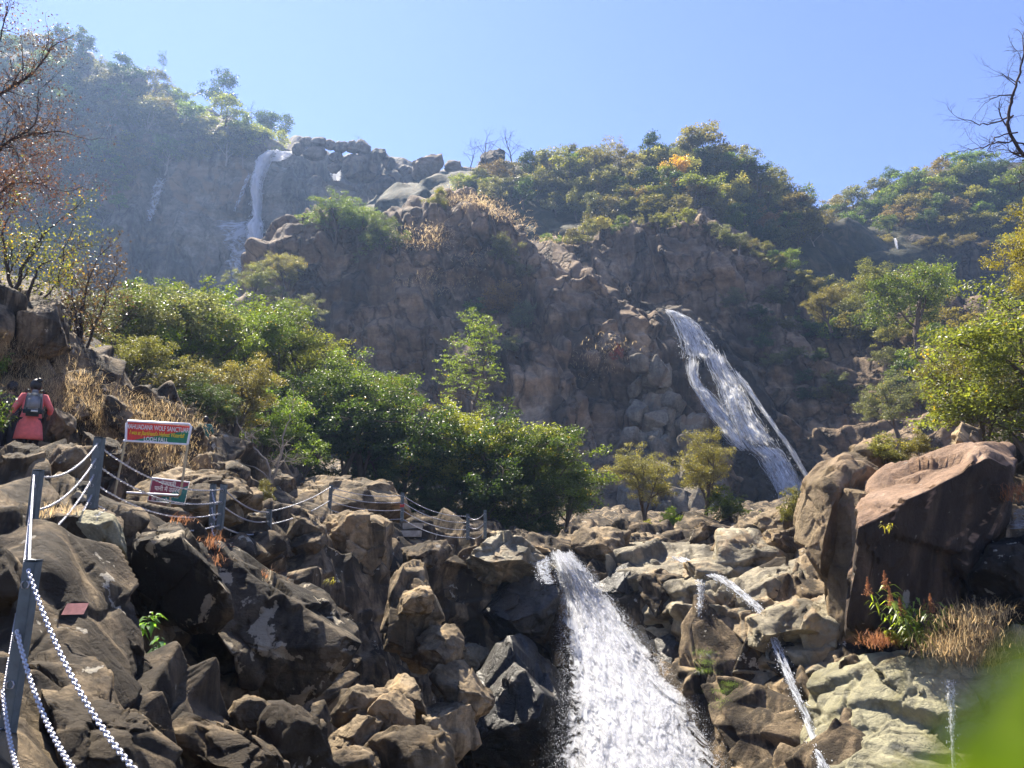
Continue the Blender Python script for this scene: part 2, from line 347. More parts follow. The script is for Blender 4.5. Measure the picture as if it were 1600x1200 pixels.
# --- upper cliff under the trees right of centre, and the shaded wall behind the middle fall
px = [760, 840, 880, 920, 980, 1040, 1100, 1150, 1190, 1240, 1300, 1380, 1470, 1600, 1800, 2100]
loft('cliff_upper', px, [
    ([430, 380, 372, 360, 345, 330, 335, 360, 390, 440, 475, 475, 475, 480, 480, 480], [150, 148, 146, 144, 142, 140, 140, 140, 140, 140, 140, 135, 130, 120, 110, 100]),
    ([440, 395, 385, 372, 352, 338, 345, 370, 400, 445, 478, 478, 478, 484, 484, 484], [130, 128, 126, 124, 122, 121, 120, 118, 117, 117, 116, 112, 106, 95, 85, 80]),
    ([470, 450, 440, 435, 430, 425, 420, 430, 450, 490, 515, 515, 515, 520, 520, 520], [124, 122, 120, 118, 117, 116, 114, 112, 111, 110, 108, 104, 98, 88, 78, 72]),
    ([500, 495, 490, 490, 490, 488, 486, 500, 520, 560, 580, 580, 580, 590, 590, 590], [120, 118, 117, 116, 115, 113, 112, 108, 105, 102, 99, 94, 88, 78, 68, 62]),
    ([640, 640, 640, 640, 640, 640, 640, 640, 650, 660, 680, 680, 680, 680, 680, 680], [116, 114, 113, 112, 111, 109, 106, 101, 98, 95, 91, 86, 79, 66, 58, 54]),
    ([860, 860, 860, 860, 860, 860, 860, 860, 860, 860, 860, 860, 860, 860, 860, 860], [104, 104, 104, 102, 100, 98, 94, 90, 88, 84, 78, 70, 60, 50, 46, 44])], 2.4,
    lambda P: blocks(P, 7, 12, 3.4, 41)+blocks(P, 2.6, 5, 1.9, 61, cr=.35)+fracture(P, 1.5, 42, (1, 1, 1.5), .2, .35, .1, .07, .15)+fbm(P/3, 4, 4)*.2+ledges(P, 3.6, 1.1, 5), M['cliff'], kind='structure')
# --- the brown ridge in the centre
px = [280, 362, 385, 414, 450, 482, 528, 600, 660, 710, 760, 810, 850, 900, 940, 990, 1030, 1050, 1076, 1104, 1142, 1180, 1215]
loft('cliff_ridge', px, [
    ([560, 520, 470, 420, 360, 345, 345, 345, 330, 310, 325, 345, 380, 415, 455, 485, 498, 560, 620, 690, 740, 790, 850], lin(128, 15)+[122, 118, 114, 110, 106, 102, 98, 94]),
    ([540, 480, 440, 392, 340, 325, 325, 322, 312, 298, 306, 328, 368, 402, 440, 470, 482, 530, 590, 655, 710, 765, 830], [108, 108, 108, 109, 110, 111, 112, 112, 112, 112, 111, 108, 106, 105, 104, 103, 101, 99, 96, 93, 90, 88, 86]),
    ([580, 520, 480, 440, 390, 372, 370, 370, 365, 350, 358, 378, 415, 445, 470, 492, 505, 552, 612, 675, 728, 780, 840], [104, 104, 104, 104, 105, 106, 106, 107, 107, 107, 106, 104, 102, 101, 101, 100, 98, 96, 93, 90.5, 88, 86, 84]),
    ([640, 600, 570, 540, 500, 490, 490, 490, 490, 485, 490, 500, 520, 540, 550, 560, 580, 610, 660, 710, 750, 800, 850], [98, 98, 98, 98, 98, 98, 99, 99, 99, 99, 98, 97, 96, 96, 96, 95, 94, 92, 90, 88, 86, 84, 82]),
    ([720, 700, 690, 670, 650, 640, 640, 640, 640, 640, 640, 640, 650, 660, 670, 680, 690, 710, 730, 760, 790, 820, 860], [88, 88, 88, 88, 88, 88, 88, 88, 88, 88, 88, 88, 87, 87, 87, 87, 86, 86, 84, 83, 82, 81, 80]),
    (lin(900, 23), lin(72, 23))], 2.2,
    lambda P: blocks(P, 10, 14, 3.2, 51)+blocks(P, 3.2, 6, 2., 52, cr=.35)+blocks(P, 1.3, 2.4, .8, 57, cr=.35)+fracture(P, 1.5, 53, (1, 1, 1.2), .12, .25, .08, .06, .15)+fbm(P/4, 5, 4)*.3+ledges(P, 4.2, 1.2, 8), M['cliff'], kind='structure')

# --- near ground: left bank, rock shelf, gorge walls, right bank: one continuous rock body
px = [-700, -200, 0, 60, 120, 200, 300, 400, 520, 640, 720, 800, 860, 960, 1060, 1120, 1200, 1300, 1450, 1600, 2000, 2400]
loft('rock_ground', px, [
    ([400, 400, 430, 450, 480, 560, 640, 680, 720, 760, 775, 785, 790, 795, 800, 800, 790, 780, 720, 680, 620, 600], [50, 50, 50, 52, 55, 60, 65, 70, 75, 80, 82, 84, 85, 85, 84, 84, 82, 78, 72, 66, 60, 60]),
    ([430, 440, 470, 490, 520, 600, 650, 720, 780, 800, 815, 825, 830, 828, 825, 820, 810, 790, 740, 690, 630, 600], [17, 18, 19, 20, 21, 23, 27, 32, 36, 38, 38, 38, 38, 38, 38, 38, 36, 34, 32, 30, 26, 25]),
    ([560, 570, 590, 600, 620, 660, 700, 760, 800, 820, 835, 845, 850, 846, 842, 838, 830, 830, 800, 760, 720, 700], [13, 14.5, 16, 16.5, 17, 18, 20, 24, 27, 28.5, 29, 28.5, 28.5, 30, 29, 29, 28, 26, 25, 26, 24, 22]),
    ([700, 710, 722, 730, 738, 755, 785, 810, 820, 840, 850, 860, 872, 858, 856, 850, 850, 870, 860, 850, 850, 850], [12, 13.5, 15.4, 15.4, 15.2, 15.2, 16, 19, 22.5, 25, 26, 26, 26, 28, 27, 27, 25, 22, 22, 23, 24, 22]),
    ([850, 830, 812, 805, 812, 825, 845, 860, 850, 865, 875, 885, 905, 895, 890, 880, 890, 940, 940, 940, 940, 940], [5, 7, 8, 8.6, 9.4, 11, 12.5, 15, 21, 23.5, 24.6, 25, 25.4, 25.6, 24, 24, 22.5, 20.5, 21, 21, 21, 20]),
    ([960, 920, 890, 880, 900, 930, 960, 950, 940, 950, 960, 970, 1000, 990, 980, 970, 980, 1020, 1030, 1030, 1030, 1030], [4, 5.4, 6, 6.4, 7.8, 10, 12, 14.2, 19, 22, 24, 24.6, 25.0, 24.3, 22.5, 22, 20.5, 18.5, 18, 18, 18, 17]),
    ([1100, 1060, 1040, 1020, 1010, 1030, 1070, 1080, 1075, 1075, 1080, 1090, 1110, 1100, 1090, 1085, 1090, 1110, 1110, 1110, 1110, 1110], [3.2, 4.1, 4.7, 5, 5.6, 7.4, 10.5, 12, 16.5, 19.5, 22.8, 24, 24.6, 22.8, 20.6, 20, 18.4, 16.5, 15.8, 15.5, 15, 14]),
    ([1300, 1290, 1280, 1260, 1240, 1240, 1260, 1280, 1290, 1290, 1300, 1300, 1300, 1300, 1290, 1290, 1290, 1290, 1290, 1290, 1290, 1290], [2.7, 3.0, 3.3, 3.6, 4.0, 4.8, 6, 8, 12, 16, 20.5, 23, 23.4, 20.6, 18.6, 17.5, 15.6, 13.6, 12.6, 12, 11, 10]),
    (lin(1900, 22), [1.9, 2, 2, 2.2, 2.4, 2.6, 3.2, 4.5, 6, 8, 9, 10, 10, 9, 8, 8, 7.5, 7, 6.5, 6, 6, 6])], 2.3,
    lambda P: (fracture(P, 2.2, 61, (1.15, 1, .85), .34, .42, .1, .05, .15)+fracture(P, .8, 62, (1.2, 1, .8), .24, .4, .1, .06, .15)+fbm(P/.7, 5, 64)*.03)*np.clip(P[..., 1]/12, .2, 1.)+.16*np.clip(1-np.hypot(P[..., 0]+2.5, P[..., 1]-6)/7, 0, 1)*(.5-np.abs(fbm((P@FLOW)*np.array([.35, 2.2, 2.2]), 4, 66))),
    M['near'], kind='structure')

# lower right grey green bedrock, one sloping sheet of stone
loft('bedrock', [1236, 1262, 1290, 1340, 1390, 1450, 1520, 1600, 1750, 1950], [
    ([1060, 1052, 1040, 1028, 1018, 1012, 1012, 1000, 990, 985], [20.5, 19, 18.2, 17.6, 17.2, 17, 16.8, 16.6, 16.4, 16]),
    ([1085, 1072, 1062, 1050, 1040, 1036, 1046, 1040, 1035, 1030], [20., 17.2, 16.6, 16.1, 15.8, 15.6, 15.6, 15.4, 15, 14.6]),
    ([1140, 1130, 1122, 1115, 1108, 1106, 1112, 1110, 1110, 1110], [19.4, 16.2, 15.5, 15, 14.8, 14.6, 14.6, 14.4, 14, 13.6]),
    (lin(1210, 10), [18.8, 15., 14.3, 13.9, 13.6, 13.5, 13.4, 13.2, 13, 12.8]), (lin(1340, 10), [18, 13.8, 12.9, 12.4, 12.2, 12, 12, 12, 12, 12])], 2.2,
    lambda P: fracture(P, 1.7, 71, (1.3, 1, .9), .12, .2, .1, .035, .25)+fracture(P, .6, 72, (1.6, 1, .8), .04, .16, .05, .04, .2)+fbm(P/.8, 5, 74)*.025+ledges(P+P[..., :1]*np.array([0, 0, .35]), .5, .09, 9), M['green'], key='slab', pxsm=6, kind='structure')
loft('bedrock', [950, 1000, 1060, 1120, 1180, 1240, 1300, 1350], [
    ([850, 846, 840, 838, 832, 830, 835, 840], [29.5, 29, 28.5, 28, 27, 26.5, 25.5, 25]), ([868, 868, 866, 862, 858, 860, 870, 880], [26.4, 26, 25.5, 25, 24.5, 23.9, 23.1, 22.5]),
    ([880, 882, 884, 884, 884, 888, 900, 910], [25.9, 25.2, 24.7, 24., 23.6, 23, 22.2, 21.6]), ([900, 905, 910, 915, 920, 930, 940, 950], [25.3, 24.2, 22.9, 22.1, 21.5, 21.1, 20.4, 20.]),
    ([950, 950, 955, 960, 970, 980, 990, 1000], [25.2, 24, 22.4, 21.4, 20.4, 19.6, 19., 18.6]), ([1040, 1030, 1030, 1030, 1030, 1040, 1045, 1050], [24.6, 23.6, 22.2, 20.8, 19.4, 18.4, 17.8, 17.6]), (lin(1150, 8), [23.6, 22.8, 21.4, 20.2, 18.8, 18.4, 18, 18])], 2.2,
    lambda P: fracture(P, 1.9, 81, (1.5, 1, .8), .16, .3, .12, .04, .25)+fracture(P, .7, 82, (1.6, 1, .7), .1, .3, .08, .05, .2)+fbm(P/.8, 5, 84)*.03+ledges(P, .55, .16, 19), M['grey'], key='shelf', pxsm=4, kind='structure')
# ------------------------------------------------------------------ boulders
def ico(sub):
    bm = bmesh.new(); bmesh.ops.create_icosphere(bm, subdivisions=sub, radius=1)
    V = np.array([v.co[:] for v in bm.verts]); F = np.array([[v.index for v in f.verts] for f in bm.faces]); bm.free(); return V, F
ICO = {k: ico(k) for k in (1, 2, 3, 4, 5, 6)}
def boulder(pts, D, th, label, mat='near', sub=5, seed=None, cuts=16, cut=(.5, .9), lean=.3, p=3.2, rough=1., extra=None, group=None, name='boulder', cat='rock', crack=.06, grow=1.06, kind=None):
    """closed rock whose outline (photo pixels, star shaped) stands D metres off, th metres deep"""
    pts = np.array(pts, float); a2 = np.roll(pts, -1, 0)
    ar = pts[:, 0]*a2[:, 1]-a2[:, 0]*pts[:, 1]; c = ((pts+a2)*ar[:, None]).sum(0)/(3*ar.sum())
    seed = seed if seed is not None else int(abs(c[0]*7+c[1]*13)) % 9973
    r_ = np.random.default_rng(seed); V, F = ICO[sub]; V = V.copy()
    rho = np.hypot(V[:, 0], V[:, 1])+1e-9; th_ = np.arctan2(V[:, 1], V[:, 0]); s = (rho**p+np.abs(V[:, 2])**p)**(-1/p)
    k = D/FPX; poly = (pts-c)*np.array([1, -1])*k*grow
    dx, dy = np.cos(th_), np.sin(th_); R = np.zeros(len(V))
    for A, B in zip(poly, np.roll(poly, -1, 0)):
        e = B-A; den = dx*e[1]-dy*e[0]; den = np.where(abs(den) < 1e-9, 1e-9, den)
        t = (A[0]*e[1]-A[1]*e[0])/den; u = (A[0]*dy-A[1]*dx)/den
        R = np.where((t > 0) & (u >= -1e-6) & (u <= 1+1e-6), np.maximum(R, t), R)
    X = dx*rho*s*R; Y = dy*rho*s*R; Z = V[:, 2]*s*th/2
    Z = Z + lean*Y
    Q = np.stack([X, Y, Z], -1)                       # right, up, forward
    size = math.sqrt(abs((poly[:, 0].max()-poly[:, 0].min())*(poly[:, 1].max()-poly[:, 1].min())))
    cl = []
    for i in range(cuts):
        n = r_.normal(size=3); n[2] = -abs(n[2])*1.2 if i % 3 else n[2]; n /= np.linalg.norm(n); cl.append((n, r_.uniform(*cut)))
    for n, f in (extra or []): n = np.array(n, float); cl.append((n/np.linalg.norm(n), f))
    for n, f in cl:
        h = (Q@n); c_ = h.max()*f; Q = Q-n*(np.maximum(0, h-c_)*.98)[:, None]
    Q[:, :2] *= (1+Q[:, 2:3]/D)
    W = Q[:, :1]*RGT+Q[:, 1:2]*UPV+Q[:, 2:]*(PX(c[0], c[1], D)/D)
    n = W/(np.linalg.norm(W, axis=1, keepdims=True)+1e-9); o = r_.uniform(-50, 50, 3)
    d = fracture(W+o*size, size*.42, seed, (1, 1, 1), .06, .2, crack*.9, .04, .1)*min(1, rough*1.2)+fracture(W+o*size, size*.19, seed+3, (1, 1, 1.2), .06, .26, .05, .05, .12)*rough+fbm(W/size*2.5+o, 3, seed, .5)*.009*size*rough+fbm(W/size*8+o, 4, seed, .55)*.006*size*rough
    W = W+n*d[:, None]
    Pc = PX(c[0], c[1], D); zb = W[:, 2].min(); base = Pc+np.array([0, 0, zb])
    me = mesh_np(name, W-np.array([0, 0, zb]), F)
    o = link(name, me, M[mat] if isinstance(mat, str) else mat, loc=base)
    if kind: tag(o, label, kind=kind)
    else: tag(o, label, cat, group)
    return o
def cell(cx, cy, rx, ry, n=9, rot=0, seed=0, j=.18):
    r_ = np.random.default_rng(seed+int(cx*3+cy)); a = np.linspace(0, 2*np.pi, n, endpoint=False)+r_.uniform(-.2, .2, n)
    q = 1+r_.uniform(-j, j, n); x = np.cos(a)*rx*q; y = np.sin(a)*ry*q; c, s = math.cos(rot), math.sin(rot)
    return [(cx+x[i]*c-y[i]*s, cy+x[i]*s+y[i]*c) for i in range(n)]
B = boulder
# left side, nearest first
B([(-60, 840), (0, 846), (20, 868), (30, 905), (24, 980), (6, 1030), (-60, 1040)], 5.6, 1.2, 'smooth dark boulder cut by the left edge beside the leaning chain post', 'near', lean=.1)
B([(-30, 850), (0, 818), (30, 806), (90, 803), (140, 814), (152, 845), (150, 885), (120, 905), (60, 880), (10, 872)], 9.2, 1.7, 'flat topped brown boulder with straw on top behind the second chain post', 'near')
B([(95, 890), (130, 880), (165, 892), (203, 905), (212, 940), (206, 978), (180, 990), (150, 965), (122, 930)], 8.6, 1.2, 'dark rounded rock block under the white streaked concrete footing', 'near')
B([(192, 820), (205, 806), (235, 788), (270, 790), (300, 812), (326, 856), (347, 900), (356, 960), (330, 990), (280, 985), (235, 970), (205, 940), (192, 870)], 10.4, 2.6, 'tall dark rock with pale lichen blotches below the signboards', 'nearl', 6, lean=.25)
B([(320, 880), (345, 862), (380, 850), (415, 862), (440, 890), (470, 905), (520, 912), (543, 930), (548, 1000), (520, 1060), (470, 1100), (400, 1105), (350, 1085), (322, 1040), (300, 960)], 12., 3.2, 'massive dark overhanging rock below the path with pale lichen spots', 'nearl', 6, lean=.35, cuts=9)
B([(60, 870), (100, 872), (140, 930), (200, 995), (245, 1040), (300, 1100), (330, 1160), (300, 1200), (240, 1190), (170, 1120), (110, 1040), (70, 960)], 6.6, 1.1, 'long dark rib of rock sloping down right behind the thick chains', 'near', 6, lean=.6, cuts=9)
B([(100, 1010), (140, 1020), (190, 1090), (250, 1150), (330, 1215), (330, 1260), (60, 1260), (10, 1180), (30, 1080), (60, 1030)], 4.9, 1.3, 'sunlit worn brown slab under the chains at the bottom left', 'near', 6, lean=.8, cuts=8)
B([(240, 1075), (290, 1085), (350, 1110), (430, 1150), (480, 1180), (520, 1215), (500, 1260), (330, 1260), (280, 1190), (240, 1130)], 6.4, 1.4, 'ridged brown slab running down to the bottom edge right of the chains', 'near', 6, lean=.9, cuts=8)
B([(357, 1115), (368, 1098), (388, 1090), (410, 1094), (425, 1108), (428, 1130), (410, 1150), (380, 1150), (362, 1135)], 7.6, .7, 'small smooth rounded boulder at the lower left above the ridged slab', 'tan', lean=.2, cuts=2, rough=.6)
B([(405, 1120), (420, 1104), (450, 1099), (478, 1108), (500, 1135), (520, 1180), (535, 1230), (420, 1230), (400, 1170)], 7.4, 1.1, 'smooth double humped boulder touching the bottom edge at lower left', 'near', lean=.3, cuts=3)
B([(245, 1052), (265, 1048), (300, 1060), (322, 1080), (335, 1110), (300, 1120), (262, 1090)], 8.4, .8, 'low dark hump of rock in the pit left of the rounded boulder', 'near', lean=.4)
# bottom centre brown rocks
B([(515, 1100), (525, 1082), (560, 1074), (600, 1076), (625, 1092), (610, 1120), (570, 1135), (525, 1128)], 9.2, 1., 'tan flat faced stone at the bottom centre left, upper one of the pile', 'tan', lean=.5)
B([(560, 1115), (600, 1088), (622, 1078), (648, 1096), (660, 1140), (655, 1170), (600, 1160), (560, 1140)], 9., 1., 'brown wedge stone leaning behind the lowest rounded pile', 'tan', lean=.3)
B([(508, 1135), (545, 1120), (590, 1120), (605, 1138), (600, 1160), (560, 1180), (515, 1180)], 8.6, .9, 'low orange brown stone in front of the tan flat faced stone', 'tan', lean=.3)
B([(555, 1190), (580, 1160), (615, 1142), (650, 1140), (685, 1150), (705, 1180), (712, 1240), (560, 1240)], 8.2, 1.2, 'broad rounded brown boulder at the bottom edge left of the big fall', 'tan', 5, lean=.4, cuts=3)
B([(500, 1185), (540, 1168), (580, 1178), (600, 1240), (490, 1240)], 7.8, .8, 'small brown boulder at the bottom edge beside the double humped one', 'near', lean=.4, cuts=3)
B([(595, 1065), (620, 1045), (645, 1065), (662, 1105), (660, 1150), (640, 1130), (610, 1085)], 10.5, .9, 'narrow curved brown stone standing above the bottom pile', 'tan', lean=.3)
# gorge, centre
B([(500, 830), (515, 808), (560, 803), (608, 812), (628, 830), (632, 865), (612, 905), (588, 940), (560, 925), (530, 900), (505, 875)], 21.5, 3., 'cracked grey rock block under the railing at the gorge rim', 'tan', 6, lean=.3, crack=.12)
B([(630, 855), (645, 838), (668, 831), (692, 836), (705, 862), (702, 888), (675, 906), (640, 900)], 21.8, 1.8, 'dark square rock with a pale top hanging at the gorge rim', 'near', lean=.25)
B([(578, 985), (600, 935), (622, 895), (645, 888), (676, 900), (702, 920), (704, 950), (690, 985), (700, 1010), (672, 1040), (640, 1068), (605, 1050), (580, 1020)], 18., 2.4, 'slanting brown rock face with a diagonal crack in the centre gorge', 'tan', 6, lean=.35)
B([(608, 935), (630, 912), (660, 910), (695, 928), (700, 950), (660, 958), (612, 955)], 17.2, 1., 'small capped brown rock on top of the slanting face', 'tan', lean=.4)
B([(655, 1000), (672, 984), (705, 982), (742, 998), (748, 1030), (735, 1062), (700, 1060), (665, 1045)], 17., 1.5, 'pale topped block of rock halfway down the gorge wall', 'tan', lean=.35)
B([(665, 1060), (690, 1040), (725, 1032), (762, 1044), (780, 1070), (768, 1110), (740, 1145), (700, 1130), (675, 1100)], 16.4, 1.5, 'angular grey block under the pale topped block in the gorge', 'tan', lean=.3)
B([(660, 1110), (672, 1085), (700, 1078), (728, 1094), (742, 1130), (748, 1160), (712, 1192), (675, 1182), (656, 1150)], 15.4, 1.4, 'lowest angular grey stone beside the black cleft in the gorge', 'tan', lean=.2)
B([(705, 860), (730, 846), (770, 838), (830, 840), (866, 860), (872, 885), (850, 905), (800, 915), (745, 905), (712, 890)], 24.4, 2.6, 'layered grey rock at the lip left of the big waterfall', 'grey', 6, lean=.6, crack=.12)
B([(715, 900), (760, 895), (830, 905), (875, 900), (885, 940), (875, 985), (820, 1002), (750, 990), (720, 950)], 24.2, 2., 'black wet rock wall immediately left of the big waterfall', 'wet', 6, lean=.1, crack=.12)
B([(742, 1060), (775, 1008), (815, 1000), (865, 1012), (905, 1020), (925, 1240), (700, 1250), (735, 1150)], 21., 3., 'black wet buttress at the foot of the falls left side', 'wet', 6, lean=.25)
B([(722, 1000), (745, 1002), (770, 1008), (745, 1045), (728, 1060), (716, 1030)], 22.8, .9, 'pale edged wet stone wedged above the black buttress', 'grey', lean=.4)
# around the lip
B([(874, 868), (890, 845), (912, 828), (948, 820), (975, 830), (992, 858), (985, 885), (940, 880), (895, 880)], 26.8, 2.2, 'pointed tan boulder just above the big waterfall lip', 'tan', lean=.6)
B([(905, 885), (940, 872), (985, 878), (1020, 905), (1010, 960), (1000, 1000), (960, 980), (925, 930)], 25., 1.8, 'wet reddish brown rock right beside the falling water', 'wet', 6, lean=.5)
B([(985, 880), (1020, 880), (1060, 895), (1095, 915), (1092, 950), (1070, 975), (1030, 965), (1010, 935)], 23.6, 1.8, 'dark hollow fronted block right of the big waterfall', 'near', lean=.4)
B([(1005, 975), (1060, 970), (1085, 990), (1090, 1060), (1075, 1130), (1050, 1110), (1015, 1040)], 22.6, 1.6, 'wet purple black rock between the waterfall and the brown pyramid rock', 'wet', 6, lean=.3)
B([(1078, 1000), (1092, 962), (1112, 958), (1135, 985), (1175, 990), (1192, 1022), (1232, 1090), (1262, 1180), (1268, 1260), (1120, 1260), (1070, 1190), (1074, 1090)], 20., 3., 'big brown pyramid rock right of the waterfall with mossy left edge', 'near', 6, lean=.45, cuts=4, grow=1.16, extra=[((-.75, .25, -.6), .62), ((.6, .1, -.8), .7)])
B([(1092, 920), (1118, 905), (1140, 935), (1138, 970), (1112, 975), (1098, 950)], 22.4, .9, 'dark upright stone left of the grey wedge in the small stream', 'wet', lean=.2)
B([(1133, 930), (1150, 916), (1172, 940), (1190, 968), (1176, 985), (1140, 980)], 21.8, .9, 'grey wedge stone pointing up beside the small stream', 'near', lean=.25)
# pale sunlit shelf, right of centre
for c, r, l in (((1180, 868), (120, 34), 'long pale tan ledge of rock across the shelf below the shrubs'),
                ((1262, 925), (68, 48), 'pale cracked hump of rock left of the giant boulder'),
                ((1225, 985), (80, 46), 'smooth pale rock hump beside the small stream'),
                ((1130, 895), (70, 22), 'low grey slab above the hollow fronted block'),
                ((1205, 915), (60, 30), 'rounded pale slab in the middle of the sunlit shelf'),
                ((1290, 975), (40, 50), 'pale folded rock at the foot of the giant boulder')):
    B(cell(*c, *r, 11, .1, 3), proj(on('shelf', *c))[2]+.1, 1.3, l, 'grey', 5, lean=1.0, crack=.08, cuts=8)
B([(1095, 855), (1130, 838), (1168, 832), (1172, 858), (1140, 868), (1100, 866)], 24.4, 1.4, 'dark fronted block on the back edge of the pale ledge', 'tan', lean=.3)
B([(1172, 850), (1195, 832), (1240, 830), (1262, 855), (1270, 872), (1200, 868)], 24., 1.4, 'rounded tan block sitting on the pale ledge left of the giant boulder', 'tan', lean=.5)
B([(1062, 838), (1075, 818), (1100, 806), (1140, 818), (1150, 838), (1120, 848), (1080, 848)], 28., 1.4, 'dark brown rough stone below the pale green shrub tree', 'near', lean=.2)
B([(1170, 830), (1200, 796), (1230, 790), (1262, 810), (1245, 835), (1200, 842)], 27., 1.8, 'orange tan boulder with sloping sunny side below the middle fall', 'tan', lean=.5)
B([(1000, 858), (1010, 842), (1035, 835), (1070, 846), (1060, 862), (1020, 866)], 29., 1.2, 'flat tan rock above the stream head', 'tan', lean=.6)
B([(970, 852), (985, 835), (1010, 832), (1030, 845), (1020, 860), (985, 862)], 31., 1.1, 'sunny tan rock beside the tiny standing figure', 'tan', lean=.6)
# giant boulder group on the right
gm = rockmat('giant_boulder_rock', (.10, .068, .042), (.21, .148, .095), (.34, .25, .17), S=.7, streak=.45, vrt=9., strata=.35, cracks=.15, tan=(.3, .2, .13))
B([(1243, 820), (1262, 760), (1285, 728), (1318, 711), (1350, 716), (1372, 735), (1382, 775), (1360, 840), (1320, 905), (1290, 900), (1262, 850), (1246, 845)], 20.5, 3.4, 'smooth orange brown boulder leaning on the left of the giant boulder', gm, 6, lean=.5, cuts=5, cut=(.75, .95), rough=.6, crack=.03, extra=[((.75, -.1, -.6), .5)])
B([(1300, 1010), (1296, 930), (1304, 862), (1312, 800), (1322, 768), (1358, 755), (1410, 765), (1430, 850), (1410, 930), (1390, 1000), (1350, 1040), (1305, 1032)], 19.3, 4., 'grey brown flat fronted slab forming the left end of the giant boulder', gm, 6, lean=.14, cuts=5, cut=(.7, .93), rough=.6, crack=.03, extra=[((-.1, .05, -1), .4), ((.1, 1, -.2), .85), ((-.7, .1, -.7), .7)])
# the giant itself: sloping top, undercut front dark from stain and painted-in shade
def giant():
    m, nt = newmat('giant_boulder_stain_shade'); L = nt.links.new
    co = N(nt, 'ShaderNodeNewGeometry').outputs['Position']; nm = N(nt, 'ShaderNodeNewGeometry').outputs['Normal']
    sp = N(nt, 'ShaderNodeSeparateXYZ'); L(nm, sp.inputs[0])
    base = ramp(nt, noise(nt, co, .5, 8, .65, .6), [(.3, (.12, .07, .042)), (.5, (.25, .16, .1)), (.7, (.37, .26, .18))])
    base = mixc(nt, .8, base, ramp(nt, noise(nt, co, 3.5, 8, .75), [(.3, .5), (.52, 1.), (.75, 1.4)]), 'MULTIPLY')
    # streaky water stains, plus shade painted into the colour as faces turn steep
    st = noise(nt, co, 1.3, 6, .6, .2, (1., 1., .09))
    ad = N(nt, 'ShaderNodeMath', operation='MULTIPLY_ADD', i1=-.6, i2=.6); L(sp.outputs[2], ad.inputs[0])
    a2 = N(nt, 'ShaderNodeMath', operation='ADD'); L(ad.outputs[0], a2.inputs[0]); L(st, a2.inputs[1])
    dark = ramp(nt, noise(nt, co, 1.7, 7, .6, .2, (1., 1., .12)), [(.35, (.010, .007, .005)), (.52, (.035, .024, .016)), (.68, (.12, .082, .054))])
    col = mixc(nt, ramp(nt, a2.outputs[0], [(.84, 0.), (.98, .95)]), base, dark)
    pt = noise(nt, co, 1.15, 7, .62, .4, (1., 1., .5))
    col = mixc(nt, ramp(nt, pt, [(.655, 0.), (.67, .8)]), col, (.36, .34, .28))
    sm = noise(nt, co, 6, 4, .5); col = mixc(nt, ramp(nt, sm, [(.7, 0.), (.72, .45)]), col, (.36, .35, .3))
    b = nt.nodes.new('ShaderNodeBump'); b.inputs['Strength'].default_value = .9; b.inputs['Distance'].default_value = .18; L(noise(nt, co, 1.8, 12, .7, .4), b.inputs['Height'])
    p = nt.nodes.new('ShaderNodeBsdfPrincipled'); L(col, p.inputs['Base Color']); L(b.outputs[0], p.inputs['Normal']); p.inputs['Roughness'].default_value = .8
    p.inputs['Specular IOR Level'].default_value = .3
    o = nt.nodes.new('ShaderNodeOutputMaterial'); L(p.outputs[0], o.inputs[0]); return m
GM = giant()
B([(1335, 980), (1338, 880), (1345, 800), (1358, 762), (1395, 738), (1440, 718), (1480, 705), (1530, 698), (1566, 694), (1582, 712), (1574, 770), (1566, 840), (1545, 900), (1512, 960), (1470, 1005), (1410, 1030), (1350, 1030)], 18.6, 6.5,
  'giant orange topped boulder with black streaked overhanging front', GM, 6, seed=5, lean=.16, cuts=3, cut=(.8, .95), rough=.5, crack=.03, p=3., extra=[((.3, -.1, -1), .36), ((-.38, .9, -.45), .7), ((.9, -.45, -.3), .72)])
B([(1326, 716), (1334, 698), (1362, 688), (1392, 686), (1410, 702), (1405, 722), (1370, 735), (1335, 730)], 22.5, 1.8, 'small orange boulder peeping over behind the giant boulder', gm, 5, lean=.3, cuts=3)
B([(1478, 700), (1480, 672), (1500, 660), (1530, 672), (1550, 690), (1545, 704), (1500, 704)], 21.5, 1.5, 'grey brown stone resting above the giant boulder under the leafy tree', 'tan', lean=.3)
B([(1568, 830), (1580, 800), (1610, 792), (1660, 800), (1680, 840), (1640, 860), (1590, 855)], 19., 1.8, 'dark rock at the right edge above the shaded wall', 'near', lean=.5)
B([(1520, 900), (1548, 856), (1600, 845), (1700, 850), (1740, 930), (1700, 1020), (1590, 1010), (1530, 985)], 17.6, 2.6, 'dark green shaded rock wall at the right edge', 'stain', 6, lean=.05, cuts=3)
B([(1500, 1040), (1530, 1000), (1580, 982), (1660, 985), (1720, 1040), (1700, 1100), (1560, 1090)], 16.2, 2., 'sunny tan rock with dry grass at the right edge', 'tan', 5, lean=.7)
B([(1372, 1048), (1400, 1026), (1440, 1018), (1470, 1040), (1478, 1085), (1450, 1110), (1405, 1100)], 15.9, 1.6, 'rounded grey green block under the bamboo like plant', 'green', 5, lean=.9, cuts=4, crack=.04)
B([(1190, 1010), (1225, 1000), (1255, 1030), (1275, 1085), (1268, 1100), (1235, 1080), (1205, 1045)], 18.8, 1.2, 'dark wet stone lining the left side of the narrow stream', 'wet', lean=.7)
